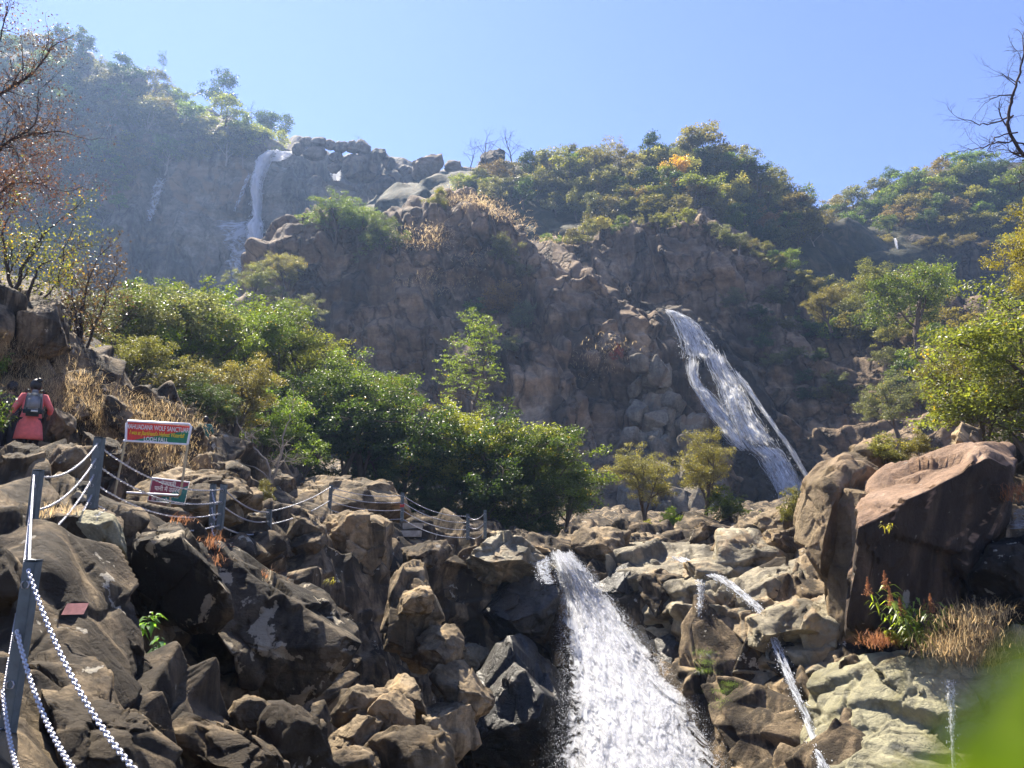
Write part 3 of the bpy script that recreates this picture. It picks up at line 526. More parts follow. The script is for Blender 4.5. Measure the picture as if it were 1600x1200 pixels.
# path level, left of centre
B([(352, 820), (380, 800), (420, 780), (460, 760), (500, 752), (560, 751), (600, 758), (625, 780), (632, 808), (600, 830), (500, 835), (400, 840)], 26.8, 4., 'large domed tan boulder behind the path railing', 'tan', 6, lean=1.1, cuts=3, crack=.04, extra=[((.3, -.5, -1), .7)])
B([(398, 850), (405, 815), (425, 785), (465, 785), (498, 810), (505, 850), (470, 885), (430, 880)], 20., 2.4, 'cracked tan rock in front of the domed boulder under the chain', 'tan', 5, lean=.5)
B([(430, 860), (450, 830), (480, 812), (505, 822), (512, 860), (490, 890), (450, 895)], 19.2, 1.4, 'angular grey rock facet between dark gorge and path', 'near', 5, lean=.3)
B([(178, 790), (200, 770), (260, 746), (330, 742), (375, 750), (395, 775), (400, 820), (370, 840), (300, 830), (220, 825)], 15.6, 2.6, 'broad smooth grey boulder behind the second signboard', 'tan', 6, lean=.7, cuts=3)
B([(210, 835), (228, 808), (250, 795), (280, 796), (298, 812), (300, 835), (250, 845)], 12.6, 1.2, 'rounded brown rock in front of the lower signboard', 'near', 5, lean=.5)
B([(296, 740), (300, 715), (320, 702), (345, 715), (358, 740), (352, 770), (320, 775), (300, 760)], 17.5, 1.4, 'orange sided rock right of the sign frame', 'tan', 5, lean=.1)
B([(318, 810), (335, 778), (362, 770), (380, 800), (372, 830), (335, 838)], 15., 1., 'small orange stone under the twin chain posts', 'tan', 4, lean=.2)
B([(370, 765), (392, 742), (430, 735), (462, 748), (470, 770), (430, 778)], 26., 1.8, 'dark brown rock below the bare shrub', 'near', 5)
B([(60, 735), (66, 712), (90, 698), (125, 700), (140, 722), (150, 745), (120, 760), (80, 758)], 12., 1.3, 'flat topped grey boulder left of the tall chain post', 'near', 5, lean=.5)
B([(-40, 760), (-20, 700), (10, 688), (45, 690), (68, 705), (75, 740), (80, 775), (50, 800), (0, 805)], 11.2, 2., 'rounded brown boulder hiding the legs of the walkers', 'near', 6, lean=.3)
B([(60, 800), (75, 755), (120, 745), (160, 760), (178, 800), (150, 830), (90, 825)], 11., 1.5, 'dark mottled boulder between the second and third chain posts', 'nearl', 5, lean=.3)
B([(68, 690), (66, 652), (80, 638), (108, 645), (120, 668), (110, 695)], 15.2, 1.2, 'grey boulder directly right of the person in pink', 'near', 5, lean=.2)
B([(75, 650), (90, 622), (115, 610), (140, 620), (150, 650), (120, 665)], 16.4, 1.2, 'brown boulder in the straw above the grey one', 'near', 5)
B([(135, 640), (150, 618), (180, 625), (215, 650), (225, 680), (190, 690), (150, 670)], 16.6, 1.3, 'dark boulder on the grassy bank left of the red sign', 'near', 5)
B([(120, 700), (135, 680), (180, 690), (200, 710), (190, 740), (150, 745)], 14.6, 1.1, 'shaded boulder behind the tall chain post', 'near', 5)
B([(265, 690), (285, 665), (310, 668), (325, 690), (318, 720), (285, 715)], 18.5, 1.1, 'dark rounded rock right behind the red and green sign', 'near', 5)
B([(-80, 560), (-60, 480), (-20, 456), (20, 450), (60, 458), (95, 480), (115, 510), (118, 545), (90, 575), (40, 560), (-20, 580)], 18.5, 4., 'huge dark purple brown boulder on the bank at upper left', M['cliffd'] if False else 'near', 6, lean=.2, cuts=5)
# low rocks along the skyline of the shelf, centre
k = 0
names = ['squat', 'rounded', 'pointed', 'flat', 'cracked', 'pale', 'brown', 'low', 'rough', 'smooth']
for cx, cy, rx, ry, D_, lab in ((672, 832, 26, 15, 27, 'pointed tan stone below the first span of far chain'), (700, 838, 20, 11, 28, 'low tan stone before the two last posts'),
        (780, 845, 34, 13, 28, 'smooth tan hump right of the last railing posts'), (742, 845, 30, 10, 27.5, 'flat pale stone under the last railing post'), (815, 848, 20, 12, 29, 'small brown stone near the tree shade left of the lip'),
        (1035, 868, 40, 11, 28, 'flat wet stone in the stream above the falls'), (1085, 872, 28, 12, 27, 'grey stone at the stream edge before the long ledge'), (840, 862, 22, 9, 26.5, 'small dark wet stone at the water lip')):
    B(cell(cx, cy, rx, ry, 9), D_, rx*2*D_/FPX*.9, lab, 'tan', 4, lean=.6)
# skyline boulders of the far plateau
ORD = 'first second third fourth fifth sixth seventh eighth ninth tenth eleventh twelfth thirteenth fourteenth fifteenth sixteenth seventeenth eighteenth nineteenth twentieth twenty-first twenty-second twenty-third twenty-fourth'.split(); k = 0
for cx, cy, rx, ry in sorted([(478, 221, 13, 7), (497, 222, 14, 8), (515, 226, 10, 8), (466, 233, 9, 11), (532, 229, 12, 10), (552, 231, 12, 11), (568, 230, 15, 13), (590, 243, 14, 12), (608, 256, 11, 10),
        (562, 262, 30, 24), (492, 240, 18, 12), (528, 246, 14, 8), (632, 268, 12, 10), (708, 262, 14, 12), (640, 284, 16, 12), (723, 272, 18, 11), (745, 285, 16, 12), (696, 290, 18, 13), (600, 290, 24, 16), (618, 312, 30, 12), (660, 300, 18, 10), (525, 262, 12, 10), (780, 290, 14, 16), (810, 285, 14, 12)]):
    k += 1; B(cell(cx, cy, rx, ry, 9, 0, 5, .1), 196-(cy-220)*.05, 2*rx*.16, '%s %s boulder on the far plateau skyline, %s from the left' % ('large' if rx*ry > 300 else 'small' if rx*ry < 115 else 'medium', 'squat' if rx > ry*1.3 else 'rounded', ORD[k-1]), 'cliffg', 4, lean=.1, cuts=3, group='boulders along the far plateau skyline')
B([(645, 275), (648, 253), (665, 246), (690, 242), (692, 258), (680, 275), (660, 282)], 190, 7, 'large wedge shaped boulder tilted up on the far skyline', 'cliffg', 5, lean=.1, cuts=3)
B([(751, 262), (752, 240), (764, 235), (786, 235), (788, 255), (778, 272), (756, 275)], 172, 6, 'dark square boulder standing on the skyline below bare trees', 'cliffd', 5, lean=0, cuts=3)
# rubble left of the middle fall
protos = []
r_ = np.random.default_rng(11)
def rubble_mesh(seed):
    V, F = ICO[4]; Q = V.copy(); r2 = np.random.default_rng(seed)
    for i in range(14):
        n = r2.normal(size=3); n /= np.linalg.norm(n); h = Q@n; Q = Q-n*(np.maximum(0, h-r2.uniform(.35, .72)))[:, None]
    Q = Q+V*(fbm(Q*2+seed, 3, seed)*.05)[:, None]; return mesh_np('stone', Q*np.array([1., 1., 1.45]), F)
protos = [rubble_mesh(s) for s in range(7)]
for p_ in protos: p_.materials.append(M['rub'])
cnt = 0
for yy in range(580, 800, 16):
    x0 = np.interp(yy, [570, 620, 700, 800], [1000, 985, 990, 1000]); x1 = np.interp(yy, [570, 600, 640, 700, 800], [1035, 1040, 1066, 1104, 1165])
    x = x0+r_.uniform(0, 12)
    while x < x1:
        s = r_.choice([8, 10, 13, 17, 22, 28])*r_.uniform(.85, 1.1)
        P_ = on('cliff_ridge', x, yy+r_.uniform(-5, 5)); o = link('stone', protos[r_.integers(7)], loc=P_*.988)
        o.scale = np.array([1, 1, r_.uniform(.9, 1.4)])*s*.078; o.rotation_euler = (r_.uniform(-.3, .3), r_.uniform(-.35, .35), r_.uniform(0, 6.3))
        tag(o, 'angular grey stone in the rubble heap left of the middle fall', 'stone', 'stones heaped left of the middle waterfall'); cnt += 1
        x += s*1.15
# ------------------------------------------------------------------ vegetation
def tubes(lines, sides=5):
    """lines: list of (pts (n,3), radii (n,)) -> V, F"""
    Vs = []; Fs = []; off = 0
    for pts, rad in lines:
        pts = np.asarray(pts, float); n = len(pts)
        if n < 2: continue
        T = np.gradient(pts, axis=0); T /= np.linalg.norm(T, axis=1, keepdims=True)+1e-9
        ref = np.array([0, 0, 1.]) if abs(T[0, 2]) < .8 else np.array([1., 0, 0])
        A = np.cross(T, ref); A /= np.linalg.norm(A, axis=1, keepdims=True)+1e-9; Bn = np.cross(T, A)
        k = sides if rad[0] > .02 else max(3, sides-2); a = np.linspace(0, 2*np.pi, k, endpoint=False)
        ring = pts[:, None]+np.asarray(rad)[:, None, None]*(np.cos(a)[None, :, None]*A[:, None]+np.sin(a)[None, :, None]*Bn[:, None])
        Vs.append(ring.reshape(-1, 3)); i = np.arange(n-1)[:, None]*k+np.arange(k)[None]; j = np.arange(n-1)[:, None]*k+(np.arange(k)+1)[None] % k
        Fs.append((np.stack([i, j, j+k, i+k], -1).reshape(-1, 4))+off); off += n*k
    return np.concatenate(Vs), np.concatenate(Fs)
def leaves(c, size, r_, up=.5, aspect=.5, droop=0., outw=None):
    """c (n,3) centres -> leaf blades folded along the midrib (2 quads)"""
    n = len(c); nr = r_.normal(size=(n, 3)); nr[:, 2] += up
    if outw is not None: nr += outw
    nr /= np.linalg.norm(nr, axis=1, keepdims=True); t = r_.normal(size=(n, 3)); t[:, 2] -= droop; t -= nr*(t*nr).sum(1)[:, None]; t /= np.linalg.norm(t, axis=1, keepdims=True)+1e-9
    b = np.cross(nr, t); s = size*r_.uniform(.65, 1.35, n)[:, None]
    V = np.stack([c-t*s*.5, c+b*s*aspect*.5+nr*s*.06, c+t*s*.5, c-b*s*aspect*.5+nr*s*.06], 1).reshape(-1, 3)
    return V, np.arange(n*4).reshape(-1, 4)
def wiggle(p, d, L, n, r_, wob=.25, up=0.):
    P = [np.array(p, float)]; d = np.array(d, float); d /= np.linalg.norm(d)
    for _ in range(n):
        d = d+r_.normal(size=3)*wob/math.sqrt(n)+np.array([0, 0, up/n]); d /= np.linalg.norm(d); P.append(P[-1]+d*L/n)
    return np.array(P), d
def gen_tree(seed, H=6., R=2.6, base=.25, nl=9, leaf=.12, nleaf=9000, mode='round', wob=.35, rtr=.03, clump=.16, twigs=6, top=.75):
    r_ = np.random.default_rng(seed); lines = []; tips = []
    tr, _ = wiggle([0, 0, 0], [r_.uniform(-.15, .15), r_.uniform(-.15, .15), 1], H*(.8 if mode != 'shrub' else .3), 7, r_, .22); r0 = H*rtr
    lines.append((tr, np.linspace(r0, r0*.25, len(tr))))
    hz = H*(1-base)/2; zc = H*base+hz
    for i in range(nl):
        f = (i+.5)/nl; zt = base*.9+(.95-base)*f
        if mode == 'shrub': q = tr[0]+(tr[-1]-tr[0])*r_.uniform(0, .8); 
        else:
            k = min(zt/.8*7, 6.9); a = int(k); q = tr[a]*(1-(k-a))+tr[a+1]*(k-a)
        az = i*2.4+r_.uniform(-.4, .4)
        # aim at a point on the crown's outline
        ph = r_.uniform(-.35, 1.25) if mode != 'layer' else r_.uniform(-.1, .15)
        tz = zc+hz*math.sin(ph) if mode != 'layer' else H*(base+(1-base)*f)+.1
        rr = R*math.cos(ph)*r_.uniform(.55, 1.05) if mode != 'layer' else R*(1-.75*f)*r_.uniform(.7, 1.1)
        tgt = np.array([math.cos(az)*rr, math.sin(az)*rr, min(tz, H*1.0)]); v = tgt-q; L = np.linalg.norm(v)*.95
        lim, dd = wiggle(q, v+np.array([0, 0, .12*L]), L, 5, r_, wob); rl = r0*.42*(1-.5*f)
        lines.append((lim, np.linspace(rl, rl*.2, 6)))
        for j in range(twigs):
            kk = r_.uniform(1.5, 5); a = min(int(kk), 4); q2 = lim[a]*(1-(kk-a))+lim[a+1]*(kk-a)
            d2 = (lim[a+1]-lim[a]); d2 = d2/np.linalg.norm(d2)+r_.normal(size=3)*(.75 if mode != 'layer' else .35)*np.array([1, 1, .8 if mode != 'layer' else .3])
            L2 = R*r_.uniform(.25, .5); tw, _ = wiggle(q2, d2, L2, 3, r_, .5); lines.append((tw, np.linspace(rl*.3, rl*.08, 4)))
            tips += [tw[-1], tw[2]]
            for t_ in range(2):
                q3 = tw[1+t_]; tw3, _ = wiggle(q3, (tw[-1]-tw[0])/L2+r_.normal(size=3)*.8, L2*.5, 2, r_, .4); lines.append((tw3, np.linspace(rl*.12, rl*.05, 3))); tips.append(tw3[-1])
    V, F = tubes(lines); trunk = (V, F)
    crown = None
    if nleaf:
        tips = np.array(tips); wts = r_.uniform(.3, 1, len(tips)); wts /= wts.sum(); idx = r_.choice(len(tips), nleaf, p=wts)
        g = r_.normal(size=(nleaf, 3)); g /= np.linalg.norm(g, axis=1, keepdims=True); rad = r_.uniform(0, 1, nleaf)**.5*R*clump
        c = tips[idx]+g*rad[:, None]*np.array([1.15, 1.15, .7 if mode != 'layer' else .3])
        V, F = leaves(c, leaf, r_, .6)
        ct = r_.uniform(0, .5, len(tips))[idx]+r_.uniform(0, .5, nleaf); tone = np.repeat(ct, 4); crown = (V, F, tone)
    return trunk, crown
def proto(seed, bark, **kw):
    t, c = gen_tree(seed, **kw); tm = mesh_np('trunk', *t); tm.materials.append(M[bark]); cm = None
    if c: cm = mesh_np('crown', c[0], c[1], False, {'tone': c[2]}); cm.materials.append(M[kw.get('lm', 'leaf')] if False else M['leaf'])
    return dict(t=tm, c=cm, H=kw.get('H', 6.), R=kw.get('R', 2.6))
PR = {}
for i in range(5): PR['near%d' % i] = proto(100+i, 'bark', H=6., R=2.7, base=.12, nl=13, leaf=.115, nleaf=18000, twigs=7, clump=.125)
for i in range(2): PR['fine%d' % i] = proto(120+i, 'bark', H=6., R=2.5, base=.2, nl=11, leaf=.08, nleaf=24000, twigs=8, clump=.12)
for i in range(2): PR['open%d' % i] = proto(140+i, 'bark', H=6., R=2.6, base=.25, nl=8, leaf=.13, nleaf=3200, twigs=6, clump=.12, wob=.5)
for i in range(6): PR['far%d' % i] = proto(160+i, 'barkp' if i == 5 else 'bark', H=6., R=2.5+.2*(i % 3), base=.15, nl=9, leaf=.26, nleaf=3600, twigs=5, clump=.2, rtr=.022)
for i in range(2): PR['thin%d' % i] = proto(180+i, 'barkp', H=6., R=2.0, base=.3, nl=8, leaf=.2, nleaf=1100, twigs=5, clump=.16, rtr=.02)
for i in range(3): PR['bare%d' % i] = proto(190+i, 'barkd', H=6., R=2.5, base=.2, nl=10, nleaf=0, twigs=7, rtr=.018)
for i in range(3): PR['shrub%d' % i] = proto(200+i, 'bark', H=2.4, R=1.25, base=.05, nl=11, leaf=.11, nleaf=5000, twigs=5, mode='shrub', rtr=.02, clump=.2)
PR['layer'] = proto(210, 'bark', H=6., R=2.3, base=.15, nl=26, leaf=.11, nleaf=6500, twigs=5, mode='layer', clump=.1, rtr=.016)
GREEN = (.095, .14, .032); DGREEN = (.045, .075, .025); YG = (.155, .17, .04); OLIVE = (.125, .12, .05); BROWN = (.13, .105, .06); GREY = (.11, .115, .075); ORG = (.2, .12, .05); YEL = (.36, .25, .03); RED = (.4, .11, .07); PALE = (.17, .175, .075)
def plant(pr, loc, h, col, label, group=None, cat='tree', name='tree', wide=1., rz=None, tilt=0., seed=None):
    p = PR[pr]; s = h/p['H']; o = empty(name, loc, label=label, cat=cat, group=group)
    o.rotation_euler = (rng.uniform(-tilt, tilt), rng.uniform(-tilt, tilt), rng.uniform(0, 6.28) if rz is None else rz); o.scale = (s*wide, s*wide, s)
    t = link('trunk' if cat == 'tree' else 'stem', p['t'], parent=o)
    if p['c'] is not None:
        c = link('crown' if cat == 'tree' else 'foliage', p['c'], parent=o); v = rng.uniform(.8, 1.25); c.color = (col[0]*v*rng.uniform(.9, 1.1), col[1]*v, col[2]*v, 1)
    return o
def at_px(pr, px, pyb, D, hp, col, label, **kw):
    """plant whose foot is seen at (px, pyb) D metres off and stands hp photo pixels tall"""
    return plant(pr, PX(px, pyb, D), hp*D/FPX, col, label, **kw)
def mixcol(r_, table):
    w_ = np.array([t[1] for t in table], float); return table[r_.choice(len(table), p=w_/w_.sum())][0]
def scatter(key, poly, n, hrange, prs, cols, label, group, seed, mind=.55, cat='tree', name='tree', sink=.12, wide=(1.1, 1.5), tlabels=None):
    r_ = np.random.default_rng(seed); poly = np.array(poly, float); x0, y0 = poly.min(0); x1, y1 = poly.max(0); pts = []; tries = 0
    while len(pts) < n and tries < n*200:
        tries += 1; x, y = r_.uniform(x0, x1), r_.uniform(y0, y1); ins = False
        for (ax, ay), (bx, by) in zip(poly, np.roll(poly, -1, 0)):
            if (ay > y) != (by > y) and x < (bx-ax)*(y-ay)/(by-ay)+ax: ins = not ins
        if not ins: continue
        md = mind*(hrange[0]+hrange[1])/2*(1-.3*tries/(n*200))
        if pts and min((x-a)**2+(y-b)**2 for a, b in pts) < md*md: continue
        pts.append((x, y))
    for x, y in sorted(pts, key=lambda q: q[1]):
        P_ = on(key, x, y); D = proj(P_)[2]; h = r_.uniform(*hrange)*D/FPX
        c = mixcol(r_, cols); pr = prs[r_.integers(len(prs))]
        if r_.random() < .06 and cat == 'tree' and 'far0' in prs: pr = 'thin%d' % r_.integers(2)
        cn = {DGREEN: 'dark green', GREEN: 'mid green', OLIVE: 'olive', GREY: 'grey green', BROWN: 'brownish', YG: 'yellow green', ORG: 'orange brown', PALE: 'pale olive'}[c]
        lb_ = label.format(c=('thin ' if 'thin' in pr else '')+cn)
        plant(pr, P_-np.array([0, 0, h*sink]), h, c, lb_, group, cat, name, wide=r_.uniform(*wide), tilt=.08)
    return len(pts)
FAR = ['far%d' % i for i in range(6)]
mixA = [(DGREEN, 3), (GREEN, 4), (OLIVE, 4), (GREY, 3), (BROWN, 1.5), (YG, 1), (ORG, .12)]
scatter('mountain', [(-40, 60), (0, 75), (100, 100), (200, 135), (300, 180), (380, 222), (430, 245), (380, 262), (300, 262), (200, 290), (150, 330), (100, 420), (-40, 430)], 92, (38, 62), FAR, mixA, 'hazy {c} tree on the left mountain slope', 'trees on the hazy left mountain', 1, .5)
scatter('mountain', [(100, 290), (200, 290), (170, 400), (110, 440), (90, 400)], 14, (25, 38), FAR, mixA, 'low hazy {c} tree at the left foot of the high rock wall', 'trees left of the high rock wall', 2, .7)
scatter('hill_centre', [(720, 300), (800, 285), (860, 262), (940, 258), (1040, 262), (1100, 250), (1160, 275), (1220, 315), (1290, 360), (1290, 400), (1230, 400), (1150, 375), (1040, 350), (900, 355), (850, 330), (760, 330)], 86, (40, 62), FAR, [(DGREEN, 2), (GREEN, 3), (OLIVE, 5), (GREY, 4), (BROWN, 2), (YG, 2), (ORG, .3), (PALE, 2)], '{c} tree in the wood on top of the central cliff', 'trees on top of the central cliff', 3, .46)
scatter('cliff_upper', [(850, 395), (900, 380), (980, 360), (1050, 350), (1100, 360), (1160, 385), (1220, 415), (1280, 440), (1290, 490), (1260, 470), (1190, 410), (1090, 365), (1000, 358), (930, 375), (870, 400)], 24, (28, 42), FAR, [(OLIVE, 4), (GREY, 3), (YG, 2), (GREEN, 2), (PALE, 2), (BROWN, 1)], '{c} tree along the rim of the upper cliff', 'trees along the rim of the upper cliff', 4, .6)
scatter('hill_right', [(1290, 345), (1350, 325), (1420, 290), (1500, 275), (1600, 275), (1700, 260), (1700, 385), (1500, 372), (1300, 370)], 58, (36, 56), FAR, [(DGREEN, 4), (GREEN, 5), (OLIVE, 3), (GREY, 2), (BROWN, 1), (YG, 2), (ORG, .1)], '{c} tree on the hill above the far dark cliff band', 'trees above the far dark cliff band', 5, .48)
scatter('cliff_upper', [(1250, 510), (1310, 490), (1420, 490), (1500, 500), (1500, 640), (1400, 640), (1340, 570), (1260, 540)], 22, (40, 70), FAR+['near0', 'near1'], [(DGREEN, 3), (GREEN, 4), (OLIVE, 3), (GREY, 4), (PALE, 1)], '{c} tree clinging to the shaded slope right of the middle fall', 'trees on the shaded slope right of the middle fall', 6, .6)
scatter('cliff_upper', [(1140, 470), (1230, 470), (1290, 560), (1330, 640), (1260, 640), (1180, 540)], 15, (22, 36), ['shrub0', 'shrub1', 'shrub2'], [(GREY, 3), (OLIVE, 2), (DGREEN, 1)], '{c} shrub on the brown rock right of the middle fall', 'shrubs on the brown rock right of the middle fall', 7, .9, 'shrub', 'shrub')
scatter('cliff_band', [(1290, 378), (1700, 382), (1700, 395), (1290, 392)], 14, (16, 26), ['shrub0', 'shrub1'], [(YG, 2), (OLIVE, 2), (BROWN, 2)], 'small {c} shrub on the brink of the far dark cliff band', 'shrubs on the brink of the far cliff band', 8, .9, 'shrub', 'shrub')
# trees one can point to
def T(*a, **k): return at_px(*a, **k)
T('far1', 345, 185, 238, 78, DGREEN, 'tall tree sticking up from the left mountain ridge', wide=.8)
T('far2', 425, 222, 232, 50, DGREEN, 'dark tree at the right end of the left mountain ridge', wide=1.5)
T('bare0', 395, 205, 232, 50, BROWN, 'small bare tree on the left mountain ridge beside the end tree', wide=.8)
T('far3', 92, 85, 240, 46, DGREEN, 'rounded dark tree on the upper left ridge', wide=1.2); T('far0', 128, 92, 240, 42, DGREEN, 'broad dark tree beside the rounded one on the ridge', wide=1.5)
T('thin0', 250, 125, 240, 48, DGREEN, 'thin lone tree leaning over the left ridge line', wide=.6)
T('bare1', 760, 262, 168, 62, BROWN, 'leafless tree on the skyline left of the square boulder', wide=1.2)
T('bare2', 800, 262, 166, 68, BROWN, 'tallest leafless tree on the skyline', wide=1.1); T('bare0', 735, 262, 170, 46, BROWN, 'smaller leafless tree leaning left on the skyline', wide=1.1)
T('bare1', 558, 222, 196, 12, BROWN, 'tiny bare bush on top of the skyline boulders', cat='shrub', name='shrub', wide=1.3)
T('far4', 1098, 262, 160, 56, DGREEN, 'dark pine like tree crowning the central hill', wide=1.1)
T('far1', 1055, 330, 143, 84, YEL, 'yellow leaved tree on the central hill', wide=.9)
T('near2', 1435, 560, 82, 150, GREEN, 'large bright green tree on the slope below the dark cliff band', wide=1.2)
T('near3', 1385, 510, 90, 100, PALE, 'pale yellowish round tree below the two far thin falls', wide=1.3)
T('near0', 1300, 520, 98, 70, OLIVE, 'olive tree at the foot of the far cliff, left one', wide=1.2)
T('near4', 1405, 690, 66, 100, GREY, 'grey green bushy tree low on the shaded slope', wide=1.2)
T('near1', 1505, 640, 56, 120, GREY, 'grey leaved tree behind the large yellow green tree', wide=1.2)
# big leafy tree at the right edge
T('fine0', 1625, 850, 24, 400, (.13, .145, .04), 'large yellow green tree at the right edge above the giant boulder', wide=1.25)
T('fine1', 1550, 780, 26, 230, OLIVE, 'smaller yellow green tree just left of the large one at the right edge', wide=1.2)
T('fine1', 1660, 560, 26, 230, (.2, .18, .04), 'yellowing tree rising at the right edge above the large one', wide=1.)
T('open0', 1585, 545, 34, 120, GREY, 'open grey leaved tree over the big right hand tree', wide=1.2)
# shrubs on the giant boulder and beside the shelf
for x, y, D, h, c, l, wd in ((1385, 735, 21.5, 58, PALE, 'pale leaved shrub growing on top of the orange boulder', 1.2), (1437, 722, 21.5, 50, OLIVE, 'second pale shrub on the giant boulder, the right one', 1.1), (1245, 825, 26, 62, OLIVE, 'olive shrub between the orange tan boulder and the middle fall', .9),
                         (1050, 835, 36, 42, (.18, .26, .03), 'bright yellow green bush at the foot of the two cream trees', 1.), (1140, 820, 36, 60, GREEN, 'low green bush right of the cream trees', 1.3), (1016, 834, 34, 22, YG, 'small leafy bush beside the tiny standing figure', 1.2),
                         (375, 792, 20, 26, (.2, .3, .04), 'tiny bright green bush right of the twin chain posts', 1.), (410, 790, 22, 40, OLIVE, 'sparse low bush behind the chain railing', 1.)):
    at_px('shrub%d' % rng.integers(3), x, y, D, h, c, l, cat='shrub', name='shrub', wide=wd)
T('fine0', 1015, 845, 38, 140, PALE, 'cream green leafy tree left of the rock rubble', wide=1.05); T('fine1', 1105, 840, 37, 150, OLIVE, 'olive leafy tree in front of the rock rubble', wide=1.0)
T('layer', 735, 660, 52, 165, (.15, .19, .04), 'bright yellow green tree with tiered spreading branches before the cliff', wide=1.05)
# the dense green belt
belt = [(150, 620, 27, 190, GREY), (205, 650, 29, 215, GREEN), (265, 640, 31, 210, GREY), (320, 650, 34, 200, GREEN), (375, 640, 37, 190, GREEN), (430, 650, 40, 185, GREEN), (470, 650, 42, 150, YG), (300, 720, 26, 170, GREY), (355, 730, 27, 180, OLIVE),
        (400, 760, 30, 170, GREEN), (460, 770, 34, 190, DGREEN), (520, 780, 35, 200, DGREEN), (575, 790, 36, 235, GREEN), (545, 700, 40, 150, GREEN), (620, 800, 34, 200, DGREEN), (600, 700, 42, 120, OLIVE), (660, 810, 35, 160, GREEN), (700, 820, 35, 190, YG),
        (735, 830, 35, 200, YG), (780, 835, 34, 190, DGREEN), (820, 840, 34, 180, GREEN), (860, 845, 34, 190, GREEN), (885, 845, 36, 130, DGREEN), (760, 845, 32, 110, DGREEN), (700, 845, 32.5, 100, DGREEN), (835, 850, 33, 110, DGREEN), (640, 820, 33, 110, DGREEN), (200, 620, 24, 120, OLIVE), (330, 690, 24, 110, DGREEN), (500, 745, 36, 120, DGREEN), (240, 560, 40, 130, GREEN), (440, 740, 36, 110, DGREEN), (560, 750, 37, 140, DGREEN), (590, 790, 37, 110, DGREEN), (870, 720, 36, 60, YG)]
used = {}
for i, (x, y, D, h, c) in enumerate(belt):
    pr = 'near%d' % (i % 5) if i % 4 else 'fine%d' % (i % 2)
    cw = {GREEN: 'green', DGREEN: 'dark green', YG: 'yellow green', OLIVE: 'olive', GREY: 'silvery green'}[c]; sz = 'tall' if h > 185 else 'mid sized' if h > 130 else 'low'
    wh = 'behind the huge dark boulder' if x < 190 else 'above the red sign' if x < 330 else 'above the twin posts' if x < 440 else 'left of the domed boulder' if x < 510 else 'behind the domed boulder' if x < 640 else 'behind the last posts' if x < 770 else 'left of the big fall lip'
    lb = '%s %s tree in the green belt %s' % (sz, cw, wh); used[lb] = used.get(lb, 0)+1
    if used[lb] > 1: lb += ', ' + {2: 'further right', 3: 'rightmost of the three', 4: 'nearest of the four'}[used[lb]]
    T(pr, x, y+14, D, h, c, lb, group='trees of the dense green belt', wide=1.15)
low = [(440, 812, 33.5), (490, 800, 35), (545, 806, 35.5), (600, 815, 35), (645, 838, 34), (690, 850, 33.5), (730, 856, 33), (775, 858, 33), (815, 860, 33), (850, 862, 33), (665, 825, 36), (750, 835, 36), (800, 838, 36), (570, 790, 38), (470, 785, 36)]
for i, (x, y, D) in enumerate(low):
    at_px('shrub%d' % (i % 3), x, y, D, 56+(i*13) % 25, (DGREEN, GREEN, OLIVE)[i % 3], 'low leafy bush under the trees at the edge of the rock shelf', group='low bushes along the foot of the green belt', cat='shrub', name='shrub', wide=1.35)
T('near1', 590, 420, 104, 88, GREEN, 'green tree at the left end of the brown ridge top', wide=1.1); T('near3', 520, 400, 108, 90, (.12, .17, .05), 'bushy light green tree on the left brown ridge', wide=1.3); T('near0', 560, 385, 108, 60, GREEN, 'middle green tree of the three on the brown ridge', wide=1.5)
T('near2', 442, 470, 100, 76, PALE, 'pale round tree on the brown ridge left flank', wide=1.1); T('near4', 395, 480, 96, 66, PALE, 'pale tree at the lower left flank of the ridge', wide=1.3); T('near1', 470, 520, 92, 60, GREY, 'grey green tree low on the left ridge flank', wide=1.4)
def S(x, y, D_, h, c, l, key='cliff_ridge', wd=1.1, pr=None):
    P_ = on(key, x, y); D = proj(P_)[2]; return plant(pr or 'shrub%d' % rng.integers(3), P_, h*D/FPX, c, l, cat='shrub', name='shrub', wide=wd)
S(680, 330, 0, 34, YG, 'yellow green shrub near the top of the brown ridge'); S(778, 500, 0, 70, ORG, 'orange brown shrub hanging on the brown cliff', wd=.9); S(748, 500, 0, 42, (.12, .2, .05), 'bright green shrub left of the orange brown one on the cliff')
S(785, 415, 0, 50, OLIVE, 'olive shrub above the orange brown one on the cliff'); S(820, 440, 0, 36, GREY, 'grey green shrub on the ledge right of the olive one'); S(790, 560, 0, 42, GREY, 'grey shrub below the orange brown one'); S(962, 572, 0, 34, RED, 'red leaved shrub on the cliff left of the middle fall', wd=.8)
S(815, 520, 0, 60, GREY, 'dull grey shrub trailing down the cliff right of the orange brown one', wd=.7)
